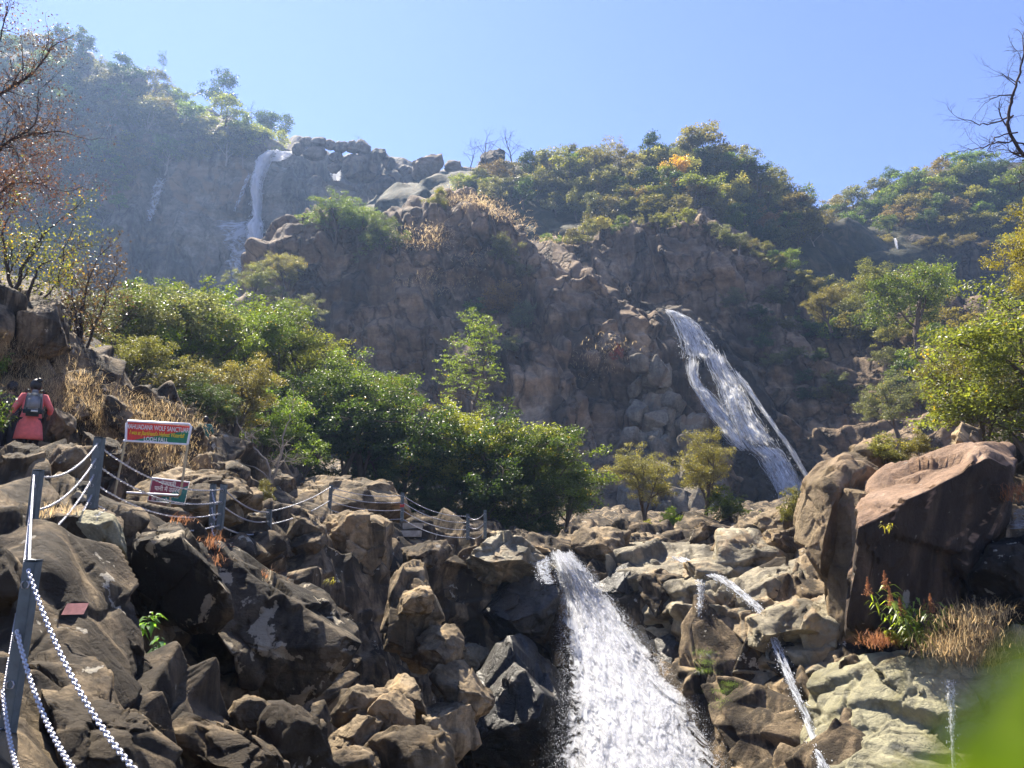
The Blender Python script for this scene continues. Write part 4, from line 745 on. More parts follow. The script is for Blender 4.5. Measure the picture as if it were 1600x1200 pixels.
# --- near trees entering at the left edge and top right: drawn along their real limbs
def grow(p, d, L, rad, lev, r_, lines, tips, wob=.35, kids=4, spread=.7, up=.08):
    n = 5; pts, dd = wiggle(p, d, L, n, r_, wob, up); lines.append((pts, np.linspace(rad, rad*.4, n+1)))
    if lev == 0: tips += [pts[-1], pts[-2], pts[2]]; return
    for i in range(kids):
        k = r_.uniform(1.2, 5); a = min(int(k), 4); q = pts[a]*(1-(k-a))+pts[a+1]*(k-a); ax = (pts[a+1]-pts[a]); ax /= np.linalg.norm(ax)
        grow(q, ax+r_.normal(size=3)*spread, L*r_.uniform(.4, .62), rad*(.62-.05*k), lev-1, r_, lines, tips, wob, kids, spread, up)
    grow(pts[-1], dd, L*.5, rad*.4, lev-1, r_, lines, tips, wob, kids, spread, up)
def guided(guides, D, seed, label, base, bark, lf=None, rad=.1, kids=4, Lk=1.2, lev=1, name='tree', every=.5, lm='leafdry'):
    r_ = np.random.default_rng(seed); lines = []; tips = []
    for g, r0 in guides:
        P_ = np.array([PX(x, y, D+dd) for x, y, dd in g]); 
        S_ = catmull(P_, [5]*(len(P_)-1)); S_ = S_+r_.normal(size=S_.shape)*.012*D/12; rr = np.linspace(r0, r0*.3, len(S_)); lines.append((S_, rr))
        seg = np.linalg.norm(np.diff(S_, axis=0), axis=1).sum(); m = int(seg/every)
        for j in range(m):
            k = r_.uniform(.15, 1)*(len(S_)-2); a = int(k); ax = S_[a+1]-S_[a]; ax /= np.linalg.norm(ax)
            grow(S_[a], ax+r_.normal(size=3)*.8, Lk*r_.uniform(.5, 1.1), rr[a]*.5, lev, r_, lines, tips, .45, kids, .75)
        grow(S_[-1], S_[-1]-S_[-3], Lk, rr[-1], lev, r_, lines, tips, .4, kids, .7)
    o = empty(name, base, label=label, cat='tree'); V, F = tubes(lines, 6); me = mesh_np('trunk', V-np.array(base), F); me.materials.append(M[bark]); link('trunk', me, parent=o)
    if lf:
        n, size, col, spread = lf; tips = np.array(tips); c = tips[r_.integers(len(tips), size=n)]+r_.normal(size=(n, 3))*spread
        V, F = leaves(c-np.array(base), size, r_, .3, .6, 1.); me = mesh_np('crown', V, F, False, {'tone': np.repeat(r_.uniform(0, 1, n), 4)}); me.materials.append(M[lm]); k = link('crown', me, parent=o); k.color = (*col, 1)
    return o
g1 = [([(-120, 330, 0), (-30, 250, 0), (30, 215, .2), (60, 208, .3), (100, 205, .5)], .03), ([(-120, 330, 0), (-40, 190, .3), (10, 140, .4), (50, 115, .2), (85, 70, .5)], .032), ([(-40, 190, .3), (-10, 90, .2), (5, 40, 0), (12, 10, 0)], .018), ([(-120, 330, 0), (-20, 240, .3), (55, 195, -.3), (60, 150, -.3)], .02)]
guided(g1, 11.5, 3, 'bare limbed tree with sparse purple brown leaves reaching in at the left edge', PX(-160, 620, 11.5), 'barkd', (4200, .034, (.11, .06, .055), .1), Lk=.55, lev=1, every=.13, lm='leafbrown')
g2 = [([(-80, 420, 0), (-20, 330, 0), (10, 290, 0), (50, 285, 0), (100, 300, 0)], .02), ([(-80, 420, 0), (-10, 300, .2), (30, 255, .2), (60, 240, .3)], .018), ([(-60, 400, 0), (0, 330, .2), (15, 310, .2)], .018)]
guided(g2, 12.5, 4, 'reddish brown leaved branches of the lower tree at the left edge', PX(-120, 520, 12.5), 'barkd', (5200, .034, (.14, .065, .05), .1), Lk=.5, lev=1, every=.12, lm='leafbrown')
g3 = [([(20, 470, 0), (35, 420, 0), (60, 380, .3), (85, 350, .4)], .05), ([(20, 470, 0), (10, 410, 0), (5, 360, .2), (15, 335, .2)], .045), ([(40, 470, 0), (55, 430, 0), (70, 410, .3), (100, 400, .4)], .04), ([(20, 470, 0), (-10, 420, 0), (-30, 370, 0)], .04), ([(60, 480, 0), (90, 440, 0), (105, 380, 0)], .03)]
guided(g3, 18., 5, 'small tree with yellow green leaves on top of the huge dark boulder', PX(20, 475, 18.), 'barkd', (3600, .06, (.13, .14, .045), .16), Lk=.8, lev=1, every=.26)
g3 = [([(130, 590, 0), (125, 520, 0), (130, 470, .3), (145, 420, .4)], .06), ([(130, 560, 0), (150, 500, 0), (170, 450, .2)], .045), ([(128, 540, 0), (115, 480, 0), (110, 430, .3)], .04)]
guided(g3, 20., 6, 'thin tree with dark brown leaves right of the huge dark boulder', PX(130, 600, 20.), 'barkd', (2400, .075, (.1, .065, .05), .16), Lk=.8, lev=1, every=.26, lm='leafbrown')
g4 = [([(1760, 330, 0), (1680, 290, 0), (1640, 262, 0), (1600, 240, 0), (1575, 200, 0), (1580, 160, 0), (1592, 120, 0), (1600, 90, 0)], .085), ([(1640, 262, 0), (1598, 223, 0), (1560, 222, .3), (1530, 232, .4), (1505, 236, .4)], .035), ([(1582, 180, 0), (1560, 190, .3), (1530, 195, .4), (1505, 185, .4)], .03), ([(1590, 205, 0), (1555, 215, -.4), (1545, 235, -.4), (1560, 245, -.4)], .025),
      ([(1585, 150, 0), (1560, 150, .3), (1540, 160, .3)], .025), ([(1595, 130, 0), (1570, 120, -.2), (1560, 112, -.2)], .02), ([(1650, 270, 0), (1660, 200, 0), (1640, 120, 0), (1620, 70, 0)], .04)]
guided(g4, 24., 7, 'leafless tree reaching in at the upper right edge against the sky', PX(1800, 620, 24.), 'barkd', None, Lk=.8, lev=2, every=.42)
g5 = [([(480, 770, 0), (470, 735, 0), (440, 700, .2), (425, 670, .3)], .045), ([(480, 770, 0), (492, 730, 0), (500, 690, .2), (510, 660, .2)], .045), ([(478, 760, 0), (450, 745, 0), (420, 735, .2)], .03)]
guided([([(x-55, y-15, d) for x, y, d in g], r_0) for g, r_0 in g5], 24., 8, 'leafless pale shrub in front of the dark green belt', PX(425, 765, 24.), 'barkp', None, Lk=.7, lev=2, every=.4)
# --- grass
def grass(name, pts, n, h, spread, mat, label, seed, w=.006, kind='stuff', cat=None, bend=2.2):
    r_ = np.random.default_rng(seed); pts = np.array(pts); c = pts[r_.integers(len(pts), size=n)]+r_.normal(size=(n, 3))*np.array([spread, spread, spread*.3])
    az = r_.uniform(0, 6.28, n); L = h*r_.uniform(.4, 1.2, n); bd = bend*r_.uniform(.2, 1.3, n); o = np.stack([np.cos(az), np.sin(az), 0*az], 1); s = np.stack([-np.sin(az), np.cos(az), 0*az], 1)
    rows = []
    for t in (0, .4, .75, 1.):
        p = c+np.array([0, 0, 1])*(L*(t-.35*bd*t*t))[:, None]+o*(L*bd*.7*t*t)[:, None]; ww = w*(1-t*.9)*h/.5; rows += [p-s*ww, p+s*ww]
    V = np.stack(rows, 1).reshape(-1, 3); b = np.arange(n)[:, None]*8; F = np.concatenate([b+np.array([[0, 1, 3, 2]]), b+np.array([[2, 3, 5, 4]]), b+np.array([[4, 5, 7, 6]])])
    me = mesh_np(name, V, F, False, {'tone': np.repeat(r_.uniform(0, 1, n), 8)}); o_ = link(name, me, M[mat]); tag(o_, label, cat, kind=kind); return o_
def gp(key, poly, n, seed):
    r_ = np.random.default_rng(seed); poly = np.array(poly, float); out = []; x0, y0 = poly.min(0); x1, y1 = poly.max(0)
    while len(out) < n:
        x, y = r_.uniform(x0, x1), r_.uniform(y0, y1); ins = False
        for (ax, ay), (bx, by) in zip(poly, np.roll(poly, -1, 0)):
            if (ay > y) != (by > y) and x < (bx-ax)*(y-ay)/(by-ay)+ax: ins = not ins
        if ins: out.append(on(key, x, y))
    return out
grass('dry_grass', gp('rock_ground', [(-20, 545), (60, 540), (120, 560), (150, 600), (200, 620), (300, 650), (310, 690), (220, 700), (130, 660), (60, 640), (-20, 640)], 110, 1), 10000, .24, .3, 'straw', 'dry straw coloured grass covering the left bank', 1)
grass('dry_grass', gp('rock_ground', [(130, 640), (300, 660), (300, 740), (230, 750), (150, 720)], 50, 2), 3200, .22, .35, 'straw', 'dry grass behind the red sign', 2)
grass('dry_grass', [PX(x, y, 104)-np.array([0, 0, 1.]) for x, y in ((650, 372), (665, 368), (680, 372), (640, 362), (690, 365))]+gp('cliff_ridge', [(690, 300), (760, 310), (830, 362), (870, 385), (820, 360), (750, 325)], 40, 3)+gp('cliff_ridge', [(600, 355), (700, 355), (700, 385), (610, 385)], 25, 4)+gp('cliff_ridge', [(720, 400), (760, 395), (750, 440), (720, 440)], 10, 5)+gp('cliff_ridge', [(630, 435), (700, 430), (700, 460), (640, 455)], 12, 5)+gp('cliff_ridge', [(920, 530), (1000, 540), (960, 600), (900, 590)], 14, 5), 3200, .7, 1.2, 'straw', 'tufts of dry grass on ledges of the brown ridge', 3, w=.02)
grass('dry_grass', [PX(x, y, D) for x, y, D in ((330, 855, 11.2), (335, 845, 11.3), (325, 885, 10.7), (330, 878, 10.8), (412, 915, 12.4), (432, 915, 12.3), (285, 815, 10), (415, 900, 12.2))], 420, .2, .08, 'rust', 'rusty dry grass clumps on the dark rocks', 4, w=.01)
grass('dry_grass', [PX(x, y, 15.3+.01*(x-1500)) for x, y in ((1480, 1010), (1500, 1000), (1520, 995), (1540, 985), (1550, 1000), (1530, 1020), (1500, 1030), (1490, 975), (1520, 970), (1545, 960), (1470, 1020), (1535, 1040))], 2200, .45, .26, 'straw', 'tangle of dry straw grass beside the bamboo like plant', 5, w=.005, bend=2.)
grass('dry_grass', [PX(x, y, 9.) for x, y in ((55, 808), (70, 800), (100, 806), (118, 812), (20, 830), (12, 850))]+[PX(x, y, 5.4) for x, y in ((160, 1170), (170, 1165), (180, 1175))]+[PX(x, y, 6.8) for x, y in ((296, 1165), (300, 1150))], 800, .16, .1, 'straw', 'wisps of dry grass on the near boulders', 6, w=.01)
grass('dry_grass', [PX(x, y, 16.) for x, y in ((1375, 1000), (1385, 1005), (1365, 1008))]+[PX(x, y, 17.5) for x, y in ((1585, 770), (1600, 765), (1590, 780))]+[PX(x, y, 20.5) for x, y in ((1340, 750), (1350, 745))], 900, .3, .15, 'rust', 'rusty grass at the foot of the giant boulder', 7, w=.01)
grass('moss', [PX(x, y, 18.7) for x, y in ((1098, 1020), (1102, 1035), (1100, 1048), (1128, 1080), (1135, 1095), (1130, 1105), (1140, 1070))], 2200, .07, .13, 'blade', 'yellow green moss on the wet rock edge', 8, w=.02)
# --- bamboo-like plant and seedlings
def stems(name, base, n, h, leafL, nl, label, col, seed, lean=.35, asp=.16, plumes=0, cat='plant'):
    r_ = np.random.default_rng(seed); o = empty(name, base, label=label, cat=cat); lines = []; cs = []; ts = []; tips = []
    for i in range(n):
        a = r_.uniform(0, 6.28); st, _ = wiggle([r_.normal()*.05*h, r_.normal()*.05*h, 0], [math.cos(a)*lean, math.sin(a)*lean, 1], h*r_.uniform(.55, 1.05), 5, r_, .25); lines.append((st, np.linspace(.012*h, .004*h, 6))); tips.append(st[-1])
        for j in range(nl):
            k = r_.uniform(1, 5); q = st[int(k)]*(1-k % 1)+st[min(int(k)+1, 5)]*(k % 1); d = r_.normal(size=3); d[2] = -abs(d[2])*.3+.1; cs.append(q); ts.append(d/np.linalg.norm(d))
    cs, ts = np.array(cs), np.array(ts); L = leafL*r_.uniform(.6, 1.2, len(cs))[:, None]; sd = np.cross(ts, [0, 0, 1]); sd /= np.linalg.norm(sd, axis=1, keepdims=True)+1e-9
    mid = cs+ts*L*.5+np.array([0, 0, .1])*L; end = cs+ts*L-np.array([0, 0, .3])*L; V = np.stack([cs, mid+sd*L*asp*.5, end, mid-sd*L*asp*.5], 1).reshape(-1, 3)
    V1, F1 = tubes(lines, 4); m1 = mesh_np('stem', V1, F1); m1.materials.append(M['bark']); link('stem', m1, parent=o)
    m2 = mesh_np('foliage', V, np.arange(len(V)).reshape(-1, 4), False, {'tone': np.repeat(r_.uniform(0, .9, len(cs)), 4)}); m2.materials.append(M['leaf']); l = link('foliage', m2, parent=o); l.color = (*col, 1)
    if plumes:
        P_ = []
        for t in tips[:plumes]:
            u = r_.uniform(0, 1, 260); P_.append(np.array(t)+np.stack([r_.normal(size=260)*.035*h*(1-u), r_.normal(size=260)*.035*h*(1-u), (u-.2)*.28*h], 1))
        V, F = leaves(np.concatenate(P_), .03*h, r_, 0, .4); m3 = mesh_np('seed_plume', V, F, False, {'tone': np.repeat(r_.uniform(0, .8, len(V)//4), 4)}); m3.materials.append(M['rust']); link('seed_plume', m3, parent=o)
    return o
stems('bamboo_plant', PX(1430, 1018, 15.6), 16, 1.35, .32, 26, 'bright green bamboo like plant with orange plumes before the giant boulder', (.2, .27, .04), 1, .5, .17, 6)
stems('bush', PX(1408, 1010, 15.9), 14, .6, .09, 40, 'fine leaved yellow green bush left of the bamboo like plant', (.22, .24, .04), 2, .9, .5, 0, 'shrub')
stems('seedling', PX(231, 990, 8.0), 4, .28, .13, 9, 'upper glossy green seedling growing from the dark rock face', (.16, .3, .07), 3, .6, .4)
stems('seedling', PX(243, 1030, 7.8), 4, .26, .12, 9, 'lower glossy green seedling under the other on the dark rock', (.1, .2, .07), 4, .6, .4)
stems('grass_clump', PX(374, 785, 17.5), 12, .42, .3, 5, 'bright green grassy clump right of the twin chain posts', (.22, .36, .05), 5, .9, .12)
stems('fern', PX(1385, 828, 16.), 4, .22, .16, 6, 'small yellow fern sprouting from the giant boulder', (.3, .28, .05), 6, 1.2, .2)
stems('grass_clump', PX(515, 912, 12.), 6, .14, .1, 5, 'tiny yellow green grass clump on the overhanging rock', (.3, .28, .05), 8, .9, .12)
stems('bush', PX(-5, 680, 14.), 12, .9, .1, 40, 'dark green bush at the left edge beside the walkers', (.08, .13, .03), 9, .6, .4, 0, 'shrub')
stems('bush', PX(-8, 590, 16.), 14, .6, .1, 40, 'green bush in the straw at the left edge above the walkers', (.12, .2, .04), 10, .6, .4, 0, 'shrub')
# --- out of focus leaves right in front of the lens, lower right corner
def near_leaf():
    o = empty('leafy_twig', PX(1800, 1500, .034), label='blurred yellow green leaves close to the lens at the lower right corner', cat='plant'); b = np.array(PX(1800, 1500, .034))
    V, F = tubes([(np.array([PX(1800, 1500, .034), PX(1700, 1350, .033), PX(1620, 1200, .032)])-b, [.0003, .00025, .0002])], 6)
    m = mesh_np('stem', V, F); m.materials.append(M['blade']); link('stem', m, parent=o)
    for k, (x0, y0, x1, y1, wd, D0) in enumerate(((1700, 1340, 1500, 1130, 150, .03), (1690, 1290, 1605, 1020, 110, .031), (1640, 1400, 1400, 1235, 110, .033))):
        n = 9; t = np.linspace(0, 1, n); wv = wd*np.sin(np.pi*np.clip(t*.93+.05, 0, 1))**.8; dx, dy = x1-x0, y1-y0; L = math.hypot(dx, dy); nx, ny = -dy/L, dx/L
        rows = []
        for s in (-1, -.5, 0, .5, 1): rows.append(np.array([PX(x0+dx*a+nx*w_*s, y0+dy*a+ny*w_*s, D0+.0008*abs(s)+.001*a) for a, w_ in zip(t, wv)]))
        G = np.array(rows)-b; top = G.reshape(-1, 3); bot = top+FWD*.00025; F = grid_faces(5, n); V = np.concatenate([top, bot]); F2 = np.concatenate([F, F[:, ::-1]+5*n])
        mm = mesh_np('leaf', V, F2, True, {'tone': np.full(len(V), .55)}); mm.materials.append(M['leaf']); l = link('leaf', mm, parent=o); l.color = (.26, .35, .025, 1)
near_leaf()
# ------------------------------------------------------------------ water
def watermat(name, su, sv, lo, hi, col=(.86, .88, .92), edge=.16, seed=0., fade=1., dist=1.2, trans=.55, vf=0.):
    m, nt = newmat(name); L = nt.links.new
    uv = N(nt, 'ShaderNodeUVMap', uv_map='UVMap').outputs[0]
    mp = N(nt, 'ShaderNodeMapping'); mp.inputs[3].default_value = (su, sv, 1); mp.inputs[1].default_value = (seed, seed, 0); L(uv, mp.inputs[0])
    n = nt.nodes.new('ShaderNodeTexNoise'); n.inputs['Scale'].default_value = 1; n.inputs['Detail'].default_value = 9; n.inputs['Roughness'].default_value = .68; n.inputs['Distortion'].default_value = dist; L(mp.outputs[0], n.inputs['Vector'])
    sp = N(nt, 'ShaderNodeSeparateXYZ'); L(uv, sp.inputs[0])
    e = N(nt, 'ShaderNodeMath', operation='SUBTRACT', i0=.5); L(sp.outputs[0], e.inputs[1]); ab = N(nt, 'ShaderNodeMath', operation='ABSOLUTE'); L(e.outputs[0], ab.inputs[0])
    ed = N(nt, 'ShaderNodeMapRange', in_From_Min=.5, in_From_Max=.5-edge, in_To_Min=-.28, in_To_Max=0.); L(ab.outputs[0], ed.inputs[0])
    s = N(nt, 'ShaderNodeMath', operation='ADD'); L(n.outputs[0], s.inputs[0]); L(ed.outputs[0], s.inputs[1])
    if vf:
        q1 = N(nt, 'ShaderNodeMapRange', in_From_Min=0., in_From_Max=vf, in_To_Min=-.25, in_To_Max=0.); L(sp.outputs[1], q1.inputs[0]); q2 = N(nt, 'ShaderNodeMapRange', in_From_Min=1., in_From_Max=1-vf, in_To_Min=-.25, in_To_Max=0.); L(sp.outputs[1], q2.inputs[0])
        for q in (q1, q2): s2 = N(nt, 'ShaderNodeMath', operation='ADD'); L(s.outputs[0], s2.inputs[0]); L(q.outputs[0], s2.inputs[1]); s = s2
    a = ramp(nt, s.outputs[0], [(lo, 0.), (hi, fade)])
    p = nt.nodes.new('ShaderNodeBsdfPrincipled'); p.inputs['Base Color'].default_value = (*col, 1); p.inputs['Roughness'].default_value = .35; p.inputs['Specular IOR Level'].default_value = .4
    b = nt.nodes.new('ShaderNodeBump'); b.inputs['Strength'].default_value = 1.; b.inputs['Distance'].default_value = .15; L(n.outputs[0], b.inputs['Height']); L(b.outputs[0], p.inputs['Normal'])
    t = nt.nodes.new('ShaderNodeBsdfTranslucent'); t.inputs[0].default_value = (*col, 1); ms = nt.nodes.new('ShaderNodeMixShader'); ms.inputs[0].default_value = trans; L(p.outputs[0], ms.inputs[1]); L(t.outputs[0], ms.inputs[2])
    tr = nt.nodes.new('ShaderNodeBsdfTransparent'); mx = nt.nodes.new('ShaderNodeMixShader'); L(a, mx.inputs[0]); L(tr.outputs[0], mx.inputs[1]); L(ms.outputs[0], mx.inputs[2])
    o = nt.nodes.new('ShaderNodeOutputMaterial'); L(mx.outputs[0], o.inputs[0]); return m
def dropmat():
    m, nt = newmat('water_drops'); L = nt.links.new; p = nt.nodes.new('ShaderNodeBsdfPrincipled'); p.inputs['Base Color'].default_value = (.9, .92, .95, 1); p.inputs['Roughness'].default_value = .25
    t = nt.nodes.new('ShaderNodeBsdfTranslucent'); t.inputs[0].default_value = (.9, .92, .95, 1); ms = nt.nodes.new('ShaderNodeMixShader'); ms.inputs[0].default_value = .6; L(p.outputs[0], ms.inputs[1]); L(t.outputs[0], ms.inputs[2])
    o = nt.nodes.new('ShaderNodeOutputMaterial'); L(ms.outputs[0], o.inputs[0]); return m
M['drop'] = dropmat()
def sheet(rows, nu=60, per=8, gw=0.):
    """rows: (py, xl, xr, D) down the fall -> grid and uv"""
    R = []
    for y, xl, xr, D in rows:
        w_ = (xr-xl)*gw; xl, xr = xl-w_, xr+w_
        u = np.linspace(0, 1, nu); R.append(PX(xl+(xr-xl)*u, y+0*u, D-.35*np.sin(np.pi*u)*D/24))
    return catmull(np.array(R), [per]*(len(R)-1))
def drops(name, G, n, size, spread, el, parent, r_, edge=False, dens=None):
    """water thrown off the sheet G as stretched drops"""
    nv, nu = G.shape[:2]; u = r_.uniform(0, 1, n) if not edge else np.clip(np.where(r_.random(n) < .5, r_.normal(.02, .05, n), r_.normal(.98, .05, n)), 0, 1)
    v = r_.uniform(0, 1, n)**(.8 if dens is None else dens); a = (v*(nv-2)).astype(int); b = (u*(nu-2)).astype(int); c = G[a, b]; d = G[np.minimum(a+2, nv-1), b]-G[np.maximum(a-2, 0), b]; d /= np.linalg.norm(d, axis=1, keepdims=True)+1e-9
    d = d+r_.normal(size=(n, 3))*.3; d /= np.linalg.norm(d, axis=1, keepdims=True)
    if edge:
        sd = np.sign(u-.5)[:, None]; c = c+np.array([1., 0, 0])*sd*np.abs(r_.normal(size=(n, 1)))*spread*(.2+v[:, None])
    c = c+r_.normal(size=(n, 3))*spread*(.25+v[:, None])*.5-FWD*np.abs(r_.normal(size=(n, 1)))*spread*.6
    s = size*r_.uniform(.4, 1.4, n)**1.5; w_ = np.cross(d, [0, 1, 0.]); w_ /= np.linalg.norm(w_, axis=1, keepdims=True)+1e-9; k = np.cross(d, w_)
    S_ = s[:, None]; e = (el*r_.uniform(.5, 1.5, n))[:, None]
    V = np.stack([c-d*S_*e, c+w_*S_, c+k*S_, c-w_*S_, c-k*S_, c+d*S_*e*.8], 1).reshape(-1, 3); o = np.arange(n)[:, None, None]*6
    F = (np.array([[0, 1, 2], [0, 2, 3], [0, 3, 4], [0, 4, 1], [5, 2, 1], [5, 3, 2], [5, 4, 3], [5, 1, 4]])[None]+o).reshape(-1, 3)
    return link(name, mesh_np(name, V, F), M['drop'], parent=parent, kind='stuff')
def strands(G, n, rad, parent, r_, lmin=.1, lmax=.5, wav=.05):
    nv, nu = G.shape[:2]; lines = []
    for i in range(n):
        v0 = r_.uniform(-.05, .95); v1 = min(1, v0+r_.uniform(lmin, lmax)); v0 = max(0, v0); m = max(4, int((v1-v0)*nv*.7)); v = np.linspace(v0, v1, m)
        u = np.clip(r_.uniform(.03, .97)+wav*np.cumsum(r_.normal(size=m))/math.sqrt(m)+wav*np.sin(v*40+i), .01, .99); a = v*(nv-1.01); b = u*(nu-1.01); ai, bi = a.astype(int), b.astype(int)
        p = G[ai, bi]*(1-(a-ai))[:, None]+G[np.minimum(ai+1, nv-1), bi]*(a-ai)[:, None]+(G[ai, np.minimum(bi+1, nu-1)]-G[ai, bi])*(b-bi)[:, None]
        lines.append((p-FWD*r_.uniform(0, 4)*rad, rad*r_.uniform(.3, 1.2)*np.sin(np.linspace(.15, 3.0, m))))
    V, F = tubes(lines, 4); return link('water_strands', mesh_np('water_strands', V, F), M['drop'], parent=parent, kind='stuff')
def fall(label, rows, mats, nu, per, disp, nd, dsize, spread, el, seed, base=None, edge_n=0, ns=0, srad=.03, wav=.05, lm=(.1, .5)):
    r_ = np.random.default_rng(seed); root = empty('waterfall', PX((rows[-1][1]+rows[-1][2])/2, rows[-1][0], rows[-1][3]), label=label, kind='structure'); b0 = np.array(root.location)
    G0 = sheet(rows, nu, per, .04 if nu > 100 else 0.)
    nv = G0.shape[0]; uvv = np.stack(np.meshgrid(np.linspace(0, 1, nu), np.linspace(0, 1, nv)), -1).reshape(-1, 2)
    Gx = np.stack(np.meshgrid(np.linspace(0, 1, nu), np.linspace(0, 1, nv)), -1)
    for k, mt in enumerate(mats):
        q = np.stack([Gx[..., 0]*(9+3*k), Gx[..., 1]*(7+2*k), 0*Gx[..., 0]+k*9.3+seed], -1); d = fbm(q, 5, seed+k, .6)*disp
        G = G0-FWD*(d[..., None]+k*disp*.7)
        me = mesh_np('water_sheet', (G-b0).reshape(-1, 3), grid_faces(nv, nu), True, uv=uvv); link('water_sheet', me, mt, parent=root)
    Gb = G0-b0
    if ns: strands(Gb, ns, srad, root, r_, lm[0], lm[1], wav)
    if nd: drops('water_drops', Gb, nd, dsize, spread, el, root, r_)
    if edge_n: drops('spray', Gb, edge_n, dsize*.6, spread*1.15, 1.6, root, r_, True, .7)
    return root
big = [(862, 862, 893, 26.2), (872, 863, 900, 25.4), (890, 866, 920, 24.8), (920, 872, 942, 24.4), (960, 878, 975, 23.4), (1000, 880, 1008, 22.2), (1050, 884, 1044, 20.8), (1100, 884, 1080, 19.4), (1150, 882, 1098, 18.2), (1200, 876, 1124, 17.2), (1280, 862, 1165, 16.), (1380, 840, 1230, 15.)]
fall('large white waterfall plunging into the gorge in the foreground', big, [watermat('white_water', 8, 34, .3, .44, (.93, .95, .98), seed=1., edge=.2), watermat('white_water_front', 20, 60, .45, .56, (.95, .96, 1.), seed=5., edge=.2), watermat('mist_veil', 5, 6, .35, .75, (.95, .96, 1.), seed=8., edge=.45, fade=.55, dist=.6)], 110, 22, .42, 22000, .006, .14, 1.8, 3, edge_n=7000, ns=0, srad=.01, wav=.03, lm=(.02, .1))
# the rock chute under the middle fall
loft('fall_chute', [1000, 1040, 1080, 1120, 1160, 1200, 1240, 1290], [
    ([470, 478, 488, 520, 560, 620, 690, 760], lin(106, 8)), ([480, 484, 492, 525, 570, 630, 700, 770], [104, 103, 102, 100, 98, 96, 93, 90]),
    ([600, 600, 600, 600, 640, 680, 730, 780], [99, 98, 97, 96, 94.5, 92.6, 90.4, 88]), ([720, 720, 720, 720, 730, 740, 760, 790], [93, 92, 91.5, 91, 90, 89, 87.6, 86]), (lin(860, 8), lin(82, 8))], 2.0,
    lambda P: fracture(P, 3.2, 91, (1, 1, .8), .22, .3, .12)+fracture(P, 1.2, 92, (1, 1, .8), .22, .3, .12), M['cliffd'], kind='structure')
def pull(rows, key, off):      # lay a fall on the rock found behind it
    out = []
    for y, a, b, D in rows: out.append((y, a, b, proj(on(key, (a+b)/2, y))[2]-off*1.6))
    d = np.array([o[3] for o in out]); d = np.convolve(np.pad(d, 1, 'edge'), [.25, .5, .25], 'valid'); return [(o[0], o[1], o[2], k) for o, k in zip(out, d)]
def tiers(label, parts, key, off, seed):
    root = None
    veil = watermat('cascade_veil', 9, 6, .32, .56, (.95, .97, 1.), .3, 2., .92, 1.6, vf=.1); line = watermat('cascade_threads', 17, 3.2, .47, .6, (.95, .97, 1.), .16, 7., 1., 1.1, vf=.1)
    for i, (rows, n, w_) in enumerate(parts):
        rr = pull(rows, key, off); r2 = fall(label, rr, [veil, line], 46, 12, .45, int(n*3), .02, .35, 3.5, seed+i, ns=n//2, srad=.03, wav=.02, lm=(.12, .6), edge_n=int(n*1.5))
        if root is None: root = r2
        else:
            for c in list(r2.children):
                c.location = r2.location-root.location; c.parent = root
            bpy.data.objects.remove(r2)
    return root
up = [(236, 418, 440, 206), (246, 404, 430, 205), (262, 398, 420, 204), (285, 392, 412, 203), (310, 394, 410, 202), (340, 396, 408, 200.5), (352, 384, 412, 199.5), (375, 388, 410, 198), (400, 392, 404, 197)]
pm = [([(484, 1036, 1050, 0), (488, 1040, 1060, 0), (496, 1046, 1078, 0), (510, 1052, 1096, 0), (530, 1060, 1110, 0), (548, 1064, 1122, 0), (562, 1066, 1132, 0)], 160, 1), ([(552, 1066, 1098, 0), (580, 1070, 1092, 0), (600, 1076, 1098, 0), (612, 1084, 1112, 0), (640, 1098, 1138, 0), (665, 1116, 1156, 0), (690, 1136, 1168, 0), (705, 1150, 1180, 0)], 110, 1),
      ([(545, 1096, 1130, 0), (572, 1102, 1142, 0), (600, 1116, 1162, 0), (622, 1122, 1174, 0), (650, 1130, 1188, 0), (676, 1142, 1208, 0), (700, 1158, 1224, 0)], 150, 1), ([(694, 1144, 1222, 0), (712, 1176, 1234, 0), (735, 1192, 1246, 0), (758, 1206, 1258, 0), (780, 1214, 1268, 0), (800, 1218, 1272, 0)], 140, 1),
      ([(575, 1140, 1150, 0), (605, 1162, 1172, 0), (640, 1186, 1196, 0), (670, 1208, 1216, 0), (700, 1228, 1240, 0), (740, 1252, 1262, 0), (765, 1266, 1276, 0)], 22, 1), ([(618, 1138, 1148, 0), (640, 1139, 1150, 0), (660, 1146, 1158, 0), (690, 1156, 1168, 0)], 24, 1)]
tiers('white stepped cascade sliding down the dark rock in the middle distance', pm, 'fall_chute', 3., 50)
wmF = watermat('far_fall_white', 4, 9, .22, .38, (.97, .98, 1.), .3, 3., 1., 1.2); wmT = watermat('far_trickle', 3, 8, .42, .56, (.75, .8, .9), .35, 4., .8, 1.2)
fall('tall bright waterfall dropping from the far plateau at upper left', pull(up, 'mountain', 2.5), [wmF, wmF], 30, 8, 1.1, 400, .07, .9, 3.5, 7, ns=150, srad=.12, lm=(.1, .5))
fall('small bright pool spill at the head of the tall far waterfall', pull([(236, 430, 462, 200), (243, 424, 456, 200), (252, 414, 440, 200)], 'mountain', 3.), [wmF], 14, 5, .3, 0, .1, .1, 1, 19)
fall('short side strand left of the tall far waterfall', pull([(270, 385, 396, 200), (300, 372, 384, 200), (330, 362, 370, 200)], 'mountain', 2.5), [wmT], 10, 5, .3, 0, .1, .1, 1, 20)
fall('small white spill between the far skyline boulders', pull([(262, 512, 535, 200), (272, 515, 534, 200), (282, 520, 532, 200)], 'mountain', 2.), [wmF], 14, 5, .3, 0, .1, .1, 1, 8)
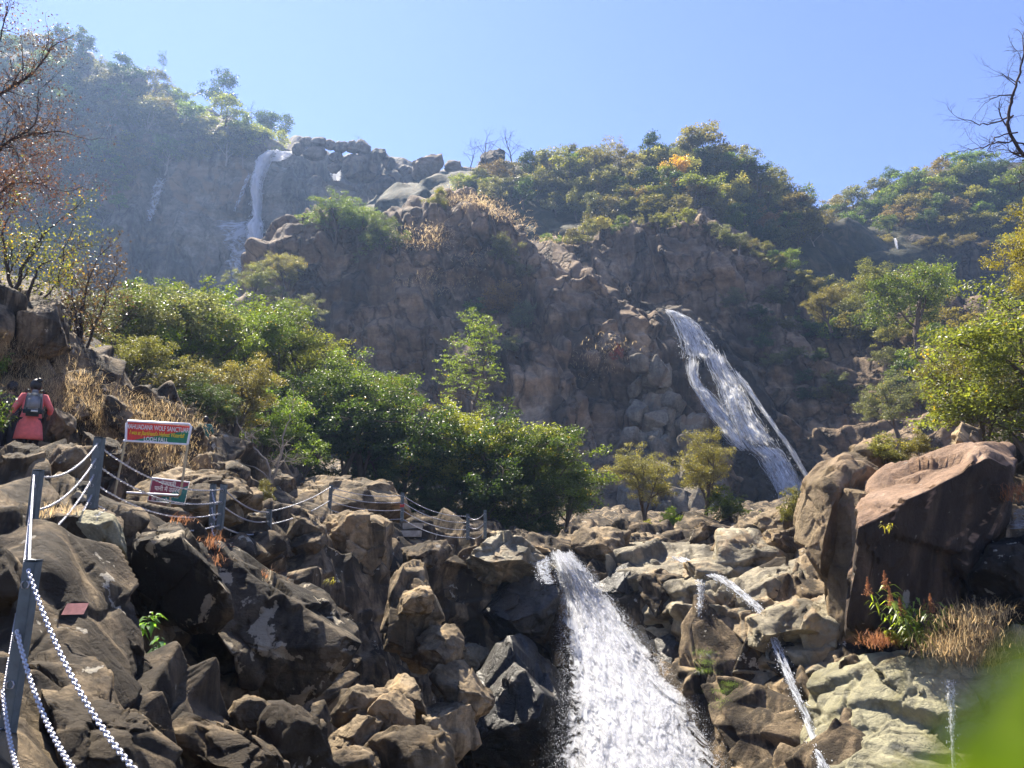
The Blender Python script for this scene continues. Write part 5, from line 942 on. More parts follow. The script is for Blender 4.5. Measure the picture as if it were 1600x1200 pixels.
fall('thin spreading trickle left of the tall far waterfall', pull([(278, 234, 268, 200), (300, 228, 262, 200), (325, 226, 250, 200), (345, 224, 240, 200)], 'mountain', 2.), [wmT], 20, 6, .4, 0, .1, .1, 1, 9)
fall('foamy lower tier under the tall far waterfall', pull([(345, 312, 412, 198), (356, 318, 414, 198), (380, 330, 410, 197), (410, 340, 400, 196), (440, 350, 392, 195)], 'mountain', 2.), [wmT], 30, 6, .4, 0, .1, .1, 1, 10)
fall('thin white thread of water on the far right cliff', pull([(372, 1396, 1400, 178), (390, 1400, 1406, 178), (415, 1408, 1415, 177)], 'cliff_band', 1.2), [wmF], 8, 6, .2, 0, .1, .1, 1, 11)
fall('broken double trickle at the left end of the far dark cliff', pull([(385, 1303, 1314, 180), (400, 1310, 1330, 180), (415, 1318, 1342, 180), (424, 1322, 1340, 180)], 'cliff_band', 1.2), [wmT], 12, 6, .2, 0, .1, .1, 1, 12)
# small streams on the near right bank
wmS = watermat('stream_foam', 5, 26, .40, .58, (.8, .84, .9), .3, 6., .95, 1.5, .25)
st = [(870, 1040, 1075, 25), (885, 1070, 1110, 24.), (905, 1110, 1145, 23), (928, 1148, 1172, 22.), (950, 1172, 1198, 21.2), (975, 1186, 1214, 20.4), (1000, 1196, 1222, 19.4), (1040, 1214, 1238, 18.2), (1080, 1232, 1252, 17.), (1120, 1252, 1268, 15.8), (1160, 1264, 1282, 14.9), (1200, 1276, 1296, 14.2), (1260, 1290, 1312, 13.4)]
def settle(rows, off):
    out = []
    for y, a, b, D in rows:
        best = 1e9
        for k_ in ('rock_ground', 'shelf', 'slab'):
            G, u_, v_, d_ = LOFTS[k_]; m_ = (u_-(a+b)/2)**2+(v_-y)**2 < 100
            if m_.any(): best = min(best, np.percentile(d_[m_], 25))
        out.append((y, a, b, best-off if best < 1e8 else D))
    d = np.array([o[3] for o in out]); d = np.convolve(np.pad(d, 1, 'edge'), [.25, .5, .25], 'valid'); return [(o[0], o[1], o[2], min(k, o[3]+.15)) for o, k in zip(out, d)]
fall('narrow side stream tumbling down between pyramid rock and grey slabs', settle(st, .1), [wmS, wmS], 20, 12, .1, 1200, .008, .1, 2.4, 13)
fall('thin trickle running down the grey green slabs at lower right', settle([(1062, 1470, 1500, 14.6), (1085, 1476, 1496, 14.1), (1120, 1480, 1494, 13.7), (1160, 1482, 1494, 13.4), (1230, 1488, 1502, 13.)], .04), [wmS], 14, 10, .05, 250, .007, .06, 2.4, 14)
fall('sparkling rill left of the grey wedge stone', settle([(905, 1086, 1100, 23.2), (925, 1088, 1104, 22.6), (950, 1086, 1100, 22.2), (985, 1080, 1094, 21.6)], .3), [wmS], 10, 8, .06, 300, .01, .08, 2., 15)
fall('glinting water at the right edge behind the giant boulder', [(795, 1580, 1610, 20.), (810, 1572, 1625, 19.4), (826, 1566, 1640, 18.6)], [wmS], 14, 8, .06, 0, .01, .08, 2., 16)
fall('thin film of water left of the lip of the large fall', [(868, 826, 864, 25.2), (880, 828, 866, 24.2), (896, 836, 866, 23.4), (912, 846, 872, 22.9)], [wmS], 16, 8, .05, 400, .01, .08, 2., 17)
def pool(name, cx, cy, D, rx, ry, label):
    m, nt = newmat('still_water'); p = nt.nodes.new('ShaderNodeBsdfPrincipled'); p.inputs['Base Color'].default_value = (.03, .04, .04, 1); p.inputs['Roughness'].default_value = .06
    co = N(nt, 'ShaderNodeNewGeometry').outputs['Position']; b = nt.nodes.new('ShaderNodeBump'); b.inputs['Strength'].default_value = .5; b.inputs['Distance'].default_value = .04; nt.links.new(noise(nt, co, 3., 4, .6), b.inputs['Height']); nt.links.new(b.outputs[0], p.inputs['Normal'])
    o = nt.nodes.new('ShaderNodeOutputMaterial'); nt.links.new(p.outputs[0], o.inputs[0])
    a = np.linspace(0, 2*np.pi, 40, endpoint=False); c = PX(cx, cy, D); V = np.concatenate([[[0, 0, 0]], np.stack([np.cos(a)*rx, np.sin(a)*ry, 0*a], 1)]); F = np.array([[0, 1+i, 1+(i+1) % 40] for i in range(40)]); return link(name, mesh_np(name, V, F), m, loc=c, kind='structure', label=label)
pool('pool', 930, 1500, 18., 14., 9., 'dark pool of water in the bottom of the gorge')
# ------------------------------------------------------------------ chain railings
def bx(V0, V1, w, d=None):
    """square bar from V0 to V1"""
    V0, V1 = np.array(V0), np.array(V1); t = V1-V0; t /= np.linalg.norm(t); a = np.cross(t, [0, 1, 0.]); a /= np.linalg.norm(a); b = np.cross(t, a); d = d or w
    c = []
    for P_ in (V0, V1):
        for s, u in ((-1, -1), (1, -1), (1, 1), (-1, 1)): c.append(P_+a*s*w/2+b*u*d/2)
    return np.array(c), np.array([[0, 3, 2, 1], [4, 5, 6, 7], [0, 1, 5, 4], [1, 2, 6, 5], [2, 3, 7, 6], [3, 0, 4, 7]])
def bevel_link(name, V, F, mat, parent, w=.004, **kw):
    me = mesh_np(name, V, F, False); bm = bmesh.new(); bm.from_mesh(me); bmesh.ops.bevel(bm, geom=bm.edges[:], offset=w, segments=2, affect='EDGES'); bm.to_mesh(me); bm.free(); return link(name, me, mat, parent=parent, **kw)
POSTS = {}
def post(key, xb, yb, xt, yt, D, w, label, foot=None, Dt=None):
    b = PX(xb, yb, D); t = PX(xt, yt, Dt or D); o = empty('railing_post', b, label=label, cat='post', group='posts of the chain railing')
    V, F = bx([0, 0, 0], t-b, w); bevel_link('shaft', V, F, M['post'], o); V, F = bx((t-b)*1.0, (t-b)*1.0+np.array([0, 0, .006]), w*1.08); bevel_link('cap', V, F, M['post'], o, .002)
    for f in (.1, .35, .6, .88):     # eye rings that hold the chains
        a = np.linspace(0, 2*np.pi, 9); c = (t-b)*f-FWD*w*.55; lp = np.stack([np.cos(a)*.022, -np.abs(np.sin(a))*.0-.004+0*a, np.sin(a)*.022], 1)+c; V, F = tubes([(lp, [.005]*9)], 5); link('ring', mesh_np('ring', V, F), M['chain'], parent=o)
    POSTS[key] = (b, t)
    if foot:
        fw, fh, fl = foot; V, F = bx(b-np.array([0, 0, fh]), b+np.array([0, 0, .01]), fw, fw*.8); f_ = bevel_link('concrete_footing', V-b, F, M['conc'], None, .03); f_.location = b; tag(f_, fl, 'footing')
    return o
post('A', 8, 1168, 52, 876, 4.1, .066, 'nearest grey post leaning at the lower left with thick chains')
post('B', 36, 930, 60, 735, 7.2, .075, 'second grey post behind the nearest one at the left')
post('C', 143, 797, 156, 684, 10.4, .11, 'tall grey post standing on the white streaked footing')
post('D2', 331, 826, 333, 757, 13.5, .085, 'left one of the twin grey posts right of the signs')
post('D', 343, 827, 350, 757, 13.1, .095, 'right one of the twin grey posts right of the signs')
post('E', 419, 843, 421, 796, 17., .1, 'short grey post in front of the cracked tan rock')
post('F', 514, 799, 518, 758, 24., .1, 'grey post standing before the large domed boulder')
post('G', 628, 814, 629, 770, 25.5, .11, 'grey post with a red band at the right end of the domed boulder')
post('H', 731, 843, 731, 803, 25.4, .11, 'shorter one of the last two grey posts')
post('I', 758, 842, 758, 797, 25.0, .1, 'last grey post at the right end of the railing')
# concrete footing with lime streaks
foot = rockmat('lime_streaked_concrete', (.2, .175, .125), (.34, .3, .22), (.45, .4, .3), S=2., streak=.35, vrt=5, lichen=.5, lichcol=(.55, .54, .5), cracks=0.)
B([(118, 806), (135, 799), (178, 806), (186, 822), (194, 850), (196, 890), (180, 905), (158, 895), (140, 850), (122, 832)], 9.0, .9, 'pale concrete footing with white lime streaks under the tall post', foot, 5, lean=.15, cuts=5, rough=.5, crack=.01, name='concrete_footing', cat='footing', p=4.)
for c_, D_, l in (((646, 822), 25.8, 'low concrete step beside the post with the red band'), ((642, 834), 25.2, 'lower concrete step beside the post with the red band'), ((728, 846), 28., 'concrete block under the last two posts')):
    b = PX(*c_, D_); V, F = bx([-.33, 0, 0], [.33, 0, 0], .2, .5); o = bevel_link('concrete_block', V, F, M['conc'], None, .015); o.location = b; tag(o, l, 'block')
pG = POSTS['G']; V, F = bx((pG[1]-pG[0])*.5, (pG[1]-pG[0])*.6, .13); o = bevel_link('red_band', V, F, plain('red_tape', (.5, .06, .06), .5), [x for x in bpy.data.objects if x.get('label', '').startswith('grey post with a red band')][0], .004)
def torus_link(L_, wd, r, nM, nm):
    a = np.linspace(0, 2*np.pi, nM, endpoint=False); c = np.stack([np.cos(a)*(wd/2-r), np.sin(a)*(wd/2-r)], 1); c[:, 1] += np.sign(np.sin(a)+1e-9)*(L_-wd)/2
    V = []
    for i in range(nM):
        ct = np.array([c[i, 0], c[i, 1], 0]); nx = np.array([math.cos(a[i]), math.sin(a[i]), 0])
        for k in range(nm): b_ = 2*np.pi*k/nm; V.append(ct+nx*r*math.cos(b_)+np.array([0, 0, 1])*r*math.sin(b_))
    F = [[i*nm+k, i*nm+(k+1) % nm, ((i+1) % nM)*nm+(k+1) % nm, ((i+1) % nM)*nm+k] for i in range(nM) for k in range(nm)]
    return np.array(V), np.array(F)
def chain(p0, p1, sag, L_, r, label, nM=8, nm=4, group='chains of the railing'):
    p0, p1 = np.array(p0), np.array(p1); n0 = 60; t = np.linspace(0, 1, n0)[:, None]; C_ = p0+(p1-p0)*t-np.array([0, 0, 1])*sag*4*t*(1-t)
    s = np.r_[0, np.cumsum(np.linalg.norm(np.diff(C_, axis=0), axis=1))]; pitch = L_-2.4*r; n = max(2, int(s[-1]/pitch)); u = (np.arange(n)+.5)/n*s[-1]
    c = np.stack([np.interp(u, s, C_[:, k]) for k in range(3)], 1); T = np.gradient(c, axis=0); T /= np.linalg.norm(T, axis=1, keepdims=True); A = np.cross(T, [0, 0, 1.]); A /= np.linalg.norm(A, axis=1, keepdims=True)+1e-9; Bn = np.cross(T, A)
    V0, F0 = torus_link(L_, L_*.66, r, nM, nm); ang = np.arange(n)*math.pi/2+math.pi/4+rng.uniform(-.15, .15, n); ca, sa = np.cos(ang)[:, None], np.sin(ang)[:, None]; X = A*ca+Bn*sa; Z = -A*sa+Bn*ca
    V = c[:, None]+V0[None, :, 0:1]*X[:, None]+V0[None, :, 1:2]*T[:, None]+V0[None, :, 2:3]*Z[:, None]; F = (F0[None]+np.arange(n)[:, None, None]*len(V0)).reshape(-1, 4)
    me = mesh_np('chain', (V-p0).reshape(-1, 3), F, True); return link('chain', me, M['chain'], loc=p0, label=label, cat='chain', group=group)
def bet(a, b, fs, sag, L_, r, what, gs=None, nM=7, nm=3):
    b0, t0 = POSTS[a]; b1, t1 = POSTS[b]; nmz = ['lowest', 'second lowest', 'third lowest', 'topmost'] if len(fs) == 4 else ['lowest', 'middle', 'topmost']
    for i, f in enumerate(fs):
        g = (gs or fs)[i]; chain(b0+(t0-b0)*f-FWD*.03, b1+(t1-b1)*g-FWD*.03, sag, L_, r, '%s chain %s' % (nmz[i], what), nM, nm)
# nearest chains leave the first post towards the viewer and run out of the picture
for (x0, y0, D0), (x1, y1, D1), l in (((44, 890, 4.05), (300, 1290, 2.35), 'uppermost thick chain running down right from the nearest post'), ((26, 985, 4.05), (205, 1290, 2.35), 'middle thick chain running down right from the nearest post'), ((4, 1078, 4.05), (95, 1290, 2.35), 'lowest thick chain running down right from the nearest post')):
    chain(PX(x0, y0, D0), PX(x1, y1, D1), .14, .038, .005, l, 12, 6)
for (x0, y0, D0), (x1, y1, D1), l in (((53, 742, 7.15), (45, 890, 4.1), 'topmost chain between the two leftmost posts seen almost end on'), ((48, 790, 7.15), (27, 985, 4.1), 'second chain between the two leftmost posts seen almost end on'), ((43, 846, 7.15), (6, 1080, 4.1), 'third chain between the two leftmost posts seen almost end on'), ((36, 900, 7.15), (-20, 1160, 4.1), 'lowest chain between the two leftmost posts')):
    chain(PX(x0, y0, D0), PX(x1, y1, D1), .05, .036, .0048, l, 10, 5)
bet('B', 'C', [.12, .4, .68, .96], .16, .05, .0075, 'between the second post and the tall footing post', [.22, .5, .72, .93])
bet('C', 'D', [.12, .38, .64, .9], .22, .055, .0085, 'hanging before the signboards', [.1, .36, .62, .9])
bet('D2', 'D', [.15, .5, .85], .22, .06, .01, 'looped between the twin posts')
bet('D', 'E', [.1, .55, .92], .12, .06, .01, 'between the twin posts and the short post', [.3, .62, .92])
bet('E', 'F', [.35, .9], .18, .06, .01, 'between the short post and the domed boulder post', [.55, .92]) if False else None
for f, g, l in ((.5, .42, 'lower chain between the short post and the domed boulder post'), (.93, .95, 'upper chain between the short post and the domed boulder post')):
    b0, t0 = POSTS['E']; b1, t1 = POSTS['F']; chain(b0+(t0-b0)*f, b1+(t1-b1)*g, .1, .06, .01, l, 6, 3)
bet('F', 'G', [.08, .4, .68, .92], .13, .06, .011, 'in front of the domed boulder', nM=6)
bet('G', 'H', [.1, .4, .68, .92], .2, .06, .011, 'right of the post with the red band', nM=6)
bet('H', 'I', [.15, .55, .92], .16, .06, .011, 'between the last two posts', [.3, .6, .92], nM=6)

# ------------------------------------------------------------------ signboards
def text(body, size, mat, parent, origin, X, Y, name='lettering', sx=1., align='CENTER', shear=0.):
    c = bpy.data.curves.new(name, 'FONT'); c.body = body; c.size = size; c.align_x = align; c.align_y = 'CENTER'; c.extrude = .0015; c.offset = size*.012; c.shear = shear
    o = bpy.data.objects.new(name, c); COL.objects.link(o); dg = bpy.context.evaluated_depsgraph_get(); me = bpy.data.meshes.new_from_object(o.evaluated_get(dg)); bpy.data.objects.remove(o)
    X, Y = Vector(X).normalized(), Vector(Y).normalized(); Z = X.cross(Y); Mx = Matrix((X*sx, Y, Z)).transposed().to_4x4(); me.transform(Matrix.Translation(Vector(origin))@Mx); me.materials.clear(); me.materials.append(mat); me.name = name
    return link(name, me, parent=parent)
def flat(name, col, rough=.5): 
    m, nt = newmat(name); p = nt.nodes.new('ShaderNodeBsdfPrincipled'); p.inputs['Base Color'].default_value = (*col, 1); p.inputs['Roughness'].default_value = rough; o = nt.nodes.new('ShaderNodeOutputMaterial'); nt.links.new(p.outputs[0], o.inputs[0]); return m
def board_mat(name, c1, c2, U0, U1, edge=.5, slope=1.):
    """two printed colours meeting on a slanting line (board uv)"""
    m, nt = newmat(name); L = nt.links.new; uv = N(nt, 'ShaderNodeUVMap', uv_map='UVMap').outputs[0]; sp = N(nt, 'ShaderNodeSeparateXYZ'); L(uv, sp.inputs[0])
    a = N(nt, 'ShaderNodeMath', operation='MULTIPLY', i1=slope); L(sp.outputs[0], a.inputs[0]); s = N(nt, 'ShaderNodeMath', operation='SUBTRACT'); L(a.outputs[0], s.inputs[0]); L(sp.outputs[1], s.inputs[1])
    f = ramp(nt, s.outputs[0], [(edge, 0.), (edge+.02, 1.)]); n = noise(nt, N(nt, 'ShaderNodeNewGeometry').outputs['Position'], 9., 5); c = mixc(nt, 1., mixc(nt, f, c1, c2), ramp(nt, n, [(.3, .8), (.7, 1.2)]), 'MULTIPLY')
    p = nt.nodes.new('ShaderNodeBsdfPrincipled'); L(c, p.inputs['Base Color']); p.inputs['Roughness'].default_value = .4; o = nt.nodes.new('ShaderNodeOutputMaterial'); L(p.outputs[0], o.inputs[0]); return m
def panel(name, TL, TR, BR, BL, mat, parent, th=.012):
    Q = np.array([BL, BR, TR, TL]); V = np.concatenate([Q, Q+FWD*th]); F = np.array([[0, 1, 2, 3], [7, 6, 5, 4], [0, 4, 5, 1], [1, 5, 6, 2], [2, 6, 7, 3], [3, 7, 4, 0]])
    uv = np.array([[0, 0], [1, 0], [1, 1], [0, 1]]*2); return link(name, mesh_np(name, V, F, False, uv=uv), mat, parent=parent)
SD = 13.6; bs = PX(240, 815, SD); sgn = empty('signboard', bs, label='red and green signboard on a tall pole frame with white lettering', cat='sign'); Pq = lambda x, y, D=SD: PX(x, y, D)-bs
TL, TR, BR, BL = Pq(199, 659), Pq(296, 666), Pq(291, 694), Pq(194.5, 689)
panel('board', TL, TR, BR, BL, board_mat('sign_red_green', (.62, .045, .04), (.01, .2, .11), 0, 1, .02, .8), sgn)
def rail(pts, r, mat, name, parent): V, F = tubes([(np.array(pts), [r]*len(pts))], 8); return link(name, mesh_np(name, V, F), mat, parent=parent)
rail([Pq(196.5, 690), Pq(198, 661), Pq(200, 657.5), Pq(296, 663), Pq(298.5, 667), Pq(293, 694)], .022, M['white'], 'frame', sgn)
rail([Pq(193, 688.5), Pq(294, 694.5)], .02, M['white'], 'frame', sgn)
rail([Pq(195.5, 690), Pq(189, 725), Pq(181, 762), Pq(179, 775)], .02, M['cream'], 'pole', sgn); rail([Pq(293.5, 694), Pq(289, 725), Pq(283, 765), Pq(281, 773), Pq(278, 776), Pq(240, 774), Pq(198, 771)], .02, M['cream'], 'pole', sgn)
rail([Pq(198, 769.5), Pq(279, 774)], .02, M['white'], 'crossbar', sgn)
rail([Pq(266, 776), Pq(265, 800)], .018, M['cream'], 'pole', sgn)
X1 = TR-TL; Y1 = TL-BL; wp = flat('sign_white_print', (.75, .75, .75)); yp = flat('sign_yellow_print', (.8, .62, .04)); o_ = BL; X1n = X1/np.linalg.norm(X1); Yn = np.cross(FWD, X1n)*-1
if Yn@Y1 < 0: Yn = -Yn
def tline(s, u, v, size, mat, sx=1., **k): text(s, size, mat, sgn, BL+X1*u+Y1*v-FWD*.006, X1n, Yn, sx=sx, **k)
tline('MAHUADANR WOLF SANCTUARY', .52, .77, .12, wp, .62); tline("I was at Jharkhand's Highest Waterfall", .5, .47, .105, yp, .60, shear=.25); tline('LODH FALL', .5, .18, .105, wp, .8)
SD2 = 13.9; bs2 = PX(256, 800, SD2); s2 = empty('signboard', bs2, label='lower maroon and teal warning signboard with white script behind the pole frame', cat='sign'); Pq2 = lambda x, y, D=SD2: PX(x, y, D)-bs2
TL, TR, BR, BL = Pq2(238, 746.5), Pq2(296, 753.5), Pq2(288, 788.5), Pq2(231, 782)
panel('board', TL, TR, BR, BL, board_mat('sign_maroon_teal', (.22, .035, .085), (.01, .15, .16), 0, 1, .12, 1.), s2); rail([TL, TR, BR, BL, TL], .014, M['white'], 'frame', s2); rail([Pq2(262, 788), Pq2(261, 806)], .02, M['cream'], 'pole', s2)
X2 = TR-TL; Y2 = TL-BL; X2n = X2/np.linalg.norm(X2); Yn2 = np.cross(FWD, X2n); Yn2 = Yn2 if Yn2@Y2 > 0 else -Yn2
for s, u, v, sz, sx in (('चेतावनी', .45, .83, .1, 1.), ('पानी में उतरना', .47, .57, .11, .85), ('खतरनाक साबित', .46, .32, .095, .8), ('हो सकता है', .3, .1, .085, .8)): text(s, sz, wp, s2, BL+X2*u+Y2*v-FWD*.006, X2n, Yn2, sx=sx)
# small red tin plate lying on the near rock
b = PX(118, 952, 5.5); V, F = bx([-.085, 0, 0], [.085, 0, .01], .002, .09); V = V+np.array([0, 0, 0]); o = link('metal_plate', mesh_np('metal_plate', V, F, False), plain('faded_red_paint', (.5, .22, .18), .5, S=20.), loc=b, label='faded red plate lying on the near brown rock', cat='plate'); o.rotation_euler = (math.radians(55), 0, math.radians(-4))

# ------------------------------------------------------------------ people
def rings(name, R, mat, parent, nseg=20, close=True, smooth=True):
    """R: list of (center, rx, ry[, tilt dir]) -> closed lofted skin"""
    a = np.linspace(0, 2*np.pi, nseg, endpoint=False); V = [np.array(c)+np.stack([np.cos(a)*rx, np.sin(a)*ry, 0*a], 1) for c, rx, ry in R]; n = len(R); V = np.concatenate(V); F = []
    for i in range(n-1):
        for k in range(nseg): F.append([i*nseg+k, i*nseg+(k+1) % nseg, (i+1)*nseg+(k+1) % nseg, (i+1)*nseg+k])
    bm = bmesh.new(); vs = [bm.verts.new(v) for v in V]; [bm.faces.new([vs[i] for i in f]) for f in F]
    if close: bm.faces.new([vs[i] for i in reversed(range(nseg))]); bm.faces.new([vs[(n-1)*nseg+i] for i in range(nseg)])
    for f in bm.faces: f.smooth = smooth
    me = bpy.data.meshes.new(name); bm.to_mesh(me); bm.free(); return link(name, me, mat, parent=parent)
def skinned(name, J, E, rad, mat, parent, sub=2):
    me = bpy.data.meshes.new(name); me.from_pydata([J[k] for k in J], [(list(J).index(a), list(J).index(b)) for a, b in E], []); o = bpy.data.objects.new(name, me); COL.objects.link(o)
    m_ = o.modifiers.new('skin', 'SKIN'); m_.use_smooth_shade = True
    for i, k in enumerate(J): v = me.skin_vertices[0].data[i]; r0 = rad[k]; v.radius = (r0, r0) if isinstance(r0, (int, float)) else r0; v.use_root = (i == 0)
    s = o.modifiers.new('sub', 'SUBSURF'); s.levels = sub; dg = bpy.context.evaluated_depsgraph_get(); m2 = bpy.data.meshes.new_from_object(o.evaluated_get(dg)); bpy.data.objects.remove(o)
    for p_ in m2.polygons: p_.use_smooth = True
    m2.materials.clear(); m2.materials.append(mat); m2.name = name; return link(name, m2, parent=parent)
skin = plain('skin_brown', (.3, .17, .11), .55, S=20.); hair = plain('hair_black', (.015, .012, .012), .5, S=60.); 
def person(loc, s, rz, label, arms, legs, top, pants, tunic=True, lean=(0, 0), capc=None):
    """arms/legs: joint positions in metres in the body's own frame (facing +Y)"""
    o = empty('person', loc, label=label, cat='person'); o.rotation_euler[2] = rz; o.scale = (s, s, s); lx, ly = lean
    J = {'pelvis': (0, 0, .88), 'waist': (lx*.3, ly*.3, 1.02), 'chest': (lx*.8, ly*.8, 1.24), 'neck': (lx, ly+.01, 1.40), 'jaw': (lx, ly+.03, 1.47), 'head': (lx, ly+.03, 1.56), 'crown_': (lx, ly+.01, 1.62)}
    rad = {'pelvis': (.15, .12), 'waist': (.125, .1), 'chest': (.15, .11), 'neck': .055, 'jaw': .07, 'head': .088, 'crown_': .07}; E = [('pelvis', 'waist'), ('waist', 'chest'), ('chest', 'neck'), ('neck', 'jaw'), ('jaw', 'head'), ('head', 'crown_')]
    for sd, sg in (('l', -1), ('r', 1)):
        sh = (lx+sg*.17, ly*.9, 1.35); el, wr = arms[sd]; J['sh'+sd] = sh; J['el'+sd] = el; J['wr'+sd] = wr; v = np.array(wr)-np.array(el); v /= np.linalg.norm(v); h = np.array(wr)+v*.06; J['pa'+sd] = tuple(h); rad.update({'sh'+sd: .058, 'el'+sd: .04, 'wr'+sd: .027, 'pa'+sd: (.035, .018)}); E += [('chest', 'sh'+sd), ('sh'+sd, 'el'+sd), ('el'+sd, 'wr'+sd), ('wr'+sd, 'pa'+sd)]
        sdv = np.cross(v, [0, 0, 1.]); sdv /= np.linalg.norm(sdv)+1e-9
        for q in range(4):
            f1 = h+sdv*(q-1.5)*.018+v*.05; f2 = f1+v*(.035-.006*abs(q-1.3))+np.array([0, 0, -.01]); J['f%d%s' % (q, sd)] = tuple(f1); J['g%d%s' % (q, sd)] = tuple(f2); rad['f%d%s' % (q, sd)] = .0085; rad['g%d%s' % (q, sd)] = .007; E += [('pa'+sd, 'f%d%s' % (q, sd)), ('f%d%s' % (q, sd), 'g%d%s' % (q, sd))]
        th = h-sdv*.045*sg+v*.01; J['t'+sd] = tuple(th); rad['t'+sd] = .009; E.append(('pa'+sd, 't'+sd))
        kn, an = legs[sd]; J['hp'+sd] = (sg*.09, 0, .82); J['kn'+sd] = kn; J['an'+sd] = an; J['to'+sd] = (an[0], an[1]+.15, an[2]-.04); rad.update({'hp'+sd: .085, 'kn'+sd: .055, 'an'+sd: .038, 'to'+sd: .03}); E += [('pelvis', 'hp'+sd), ('hp'+sd, 'kn'+sd), ('kn'+sd, 'an'+sd), ('an'+sd, 'to'+sd)]
    skinned('body', J, E, rad, skin, o, 1)
    # hair and face details
    V, F = ICO[3]; hv = V*np.array([.1, .11, .125]); hv = hv[:]; me = mesh_np('hair', hv+np.array([lx, ly-.012, 1.575]), F); link('hair', me, capc or hair, parent=o)
    if capc is None: me = mesh_np('hair_bun', V*np.array([.05, .045, .05])+np.array([lx+.05, ly-.08, 1.66]), F); link('hair_bun', me, hair, parent=o)
    for sg in (-1, 1):
        me = mesh_np('eye', V*.012+np.array([lx+sg*.032, ly+.115, 1.56]), F); link('eye', me, wp, parent=o); me = mesh_np('ear', V*np.array([.012, .02, .032])+np.array([lx+sg*.092, ly+.03, 1.55]), F); link('ear', me, skin, parent=o)
    me = mesh_np('nose', V*np.array([.013, .022, .024])+np.array([lx, ly+.125, 1.535]), F); link('nose', me, skin, parent=o)
    # clothes
    if tunic:
        R = [((lx*.1, 0, .50), .25, .19), ((0, 0, .62), .235, .18), ((0, 0, .85), .20, .155), ((lx*.3, ly*.3, 1.02), .165, .13), ((lx*.8, ly*.8, 1.24), .19, .14), ((lx*.95, ly*.9, 1.35), .175, .115), ((lx, ly, 1.41), .07, .065)]
    else: R = [((0, 0, .80), .18, .145), ((lx*.3, ly*.3, 1.02), .165, .13), ((lx*.8, ly*.8, 1.24), .19, .14), ((lx*.95, ly*.9, 1.35), .175, .115), ((lx, ly, 1.41), .07, .065)]
    g = rings('tunic' if tunic else 'shirt', R, top, o, 28, True)
    if tunic:
        for v in g.data.vertices:
            f = max(0, .9-v.co.z)*.06; a = math.atan2(v.co.y, v.co.x); v.co.x *= 1+f*math.sin(a*7)*1.2; v.co.y *= 1+f*math.sin(a*7)*1.2
    for sd, sg in (('l', -1), ('r', 1)):
        el, wr = arms[sd]; sh = (lx+sg*.17, ly*.9, 1.34); e2 = np.array(el)+(np.array(wr)-np.array(el))*.55; P_ = np.array([np.array((lx+sg*.1, ly*.9, 1.34)), sh, np.array(sh)*.5+np.array(el)*.5, el, e2]); V, F = tubes([(P_, [.075, .078, .066, .056, .046])], 12); link('sleeve', mesh_np('sleeve', V, F), top, parent=o)
        kn, an = legs[sd]; P_ = np.array([(sg*.08, 0, .9), (sg*.095, 0, .78), kn, np.array(kn)*.3+np.array(an)*.7, an]); V, F = tubes([(P_, [.12, .115, .085, .07, .06])], 12); link('trouser_leg', mesh_np('trouser_leg', V, F), pants, parent=o)
        V, F = ICO[3]; link('shoe', mesh_np('shoe', V*np.array([.05, .13, .045])+np.array([an[0], an[1]+.06, an[2]-.05]), F), hair, parent=o)
    return o
def cloth(n, c): return plain(n, c, .85, S=12., var=.15, bump=.4)
pink = cloth('cloth_coral_pink', (.72, .16, .15)); black = cloth('cloth_black', (.02, .02, .025)); D_ = 14.4
pf = PX(38, 727, D_); rz = math.radians(30)
person(pf, .98, rz, 'person in a coral pink tunic with a grey backpack climbing past the boulders', {'l': ((-.27, .02, 1.12), (-.36, .06, .92)), 'r': ((.32, -.02, 1.10), (.30, .2, 1.0))}, {'l': ((-.1, .05, .45), (-.11, 0, .07)), 'r': ((.1, .12, .5), (.1, .05, .12))}, pink, black, True, (.02, .04))
bp = empty('backpack', pf, label='grey and black backpack on the back of the person in pink', cat='backpack'); bp.rotation_euler[2] = rz
gr = cloth('cloth_pack_grey', (.15, .16, .165)); dk = cloth('cloth_pack_black', (.025, .035, .035))
def rbox(name, c, s, mat, parent, bev=.04, taper=1.):
    bm = bmesh.new(); bmesh.ops.create_cube(bm, size=1)
    for v in bm.verts:
        if v.co.z > 0: v.co.x *= taper
        v.co = Vector((v.co.x*s[0], v.co.y*s[1], v.co.z*s[2]))+Vector(c)
    bmesh.ops.bevel(bm, geom=bm.edges[:], offset=bev, segments=4, affect='EDGES'); [setattr(f, 'smooth', True) for f in bm.faces]; me = bpy.data.meshes.new(name); bm.to_mesh(me); bm.free(); return link(name, me, mat, parent=parent)
rbox('main_bag', (.03, -.2, 1.16), (.33, .2, .5), gr, bp, .07, .72); rbox('front_pocket', (.03, -.31, 1.14), (.23, .07, .24), plain('cloth_pack_light_grey', (.24, .25, .26), .8), bp, .03, .8); rbox('lower_pocket', (.03, -.285, .98), (.31, .13, .17), dk, bp, .05, 1.)
rbox('label_patch', (.06, -.352, .985), (.11, .006, .035), flat('patch_white', (.6, .6, .55)), bp, .002)
Vz, Fz = tubes([(np.array([(-.1, -.345, 1.05), (-.1, -.345, 1.24), (-.06, -.34, 1.29), (.12, -.34, 1.29), (.15, -.345, 1.24), (.15, -.345, 1.05)]), [.006]*6)], 5); link('zip', mesh_np('zip', Vz, Fz), dk, parent=bp)
for sg in (-1, 1): Vz, Fz = tubes([(np.array([(.02+sg*.09, -.14, 1.4), (.02+sg*.13, 0., 1.45), (.02+sg*.15, .13, 1.38), (.02+sg*.16, .12, 1.15), (.02+sg*.17, -.06, 1.02)]), [.018]*5)], 6); link('strap', mesh_np('strap', Vz, Fz), dk, parent=bp)
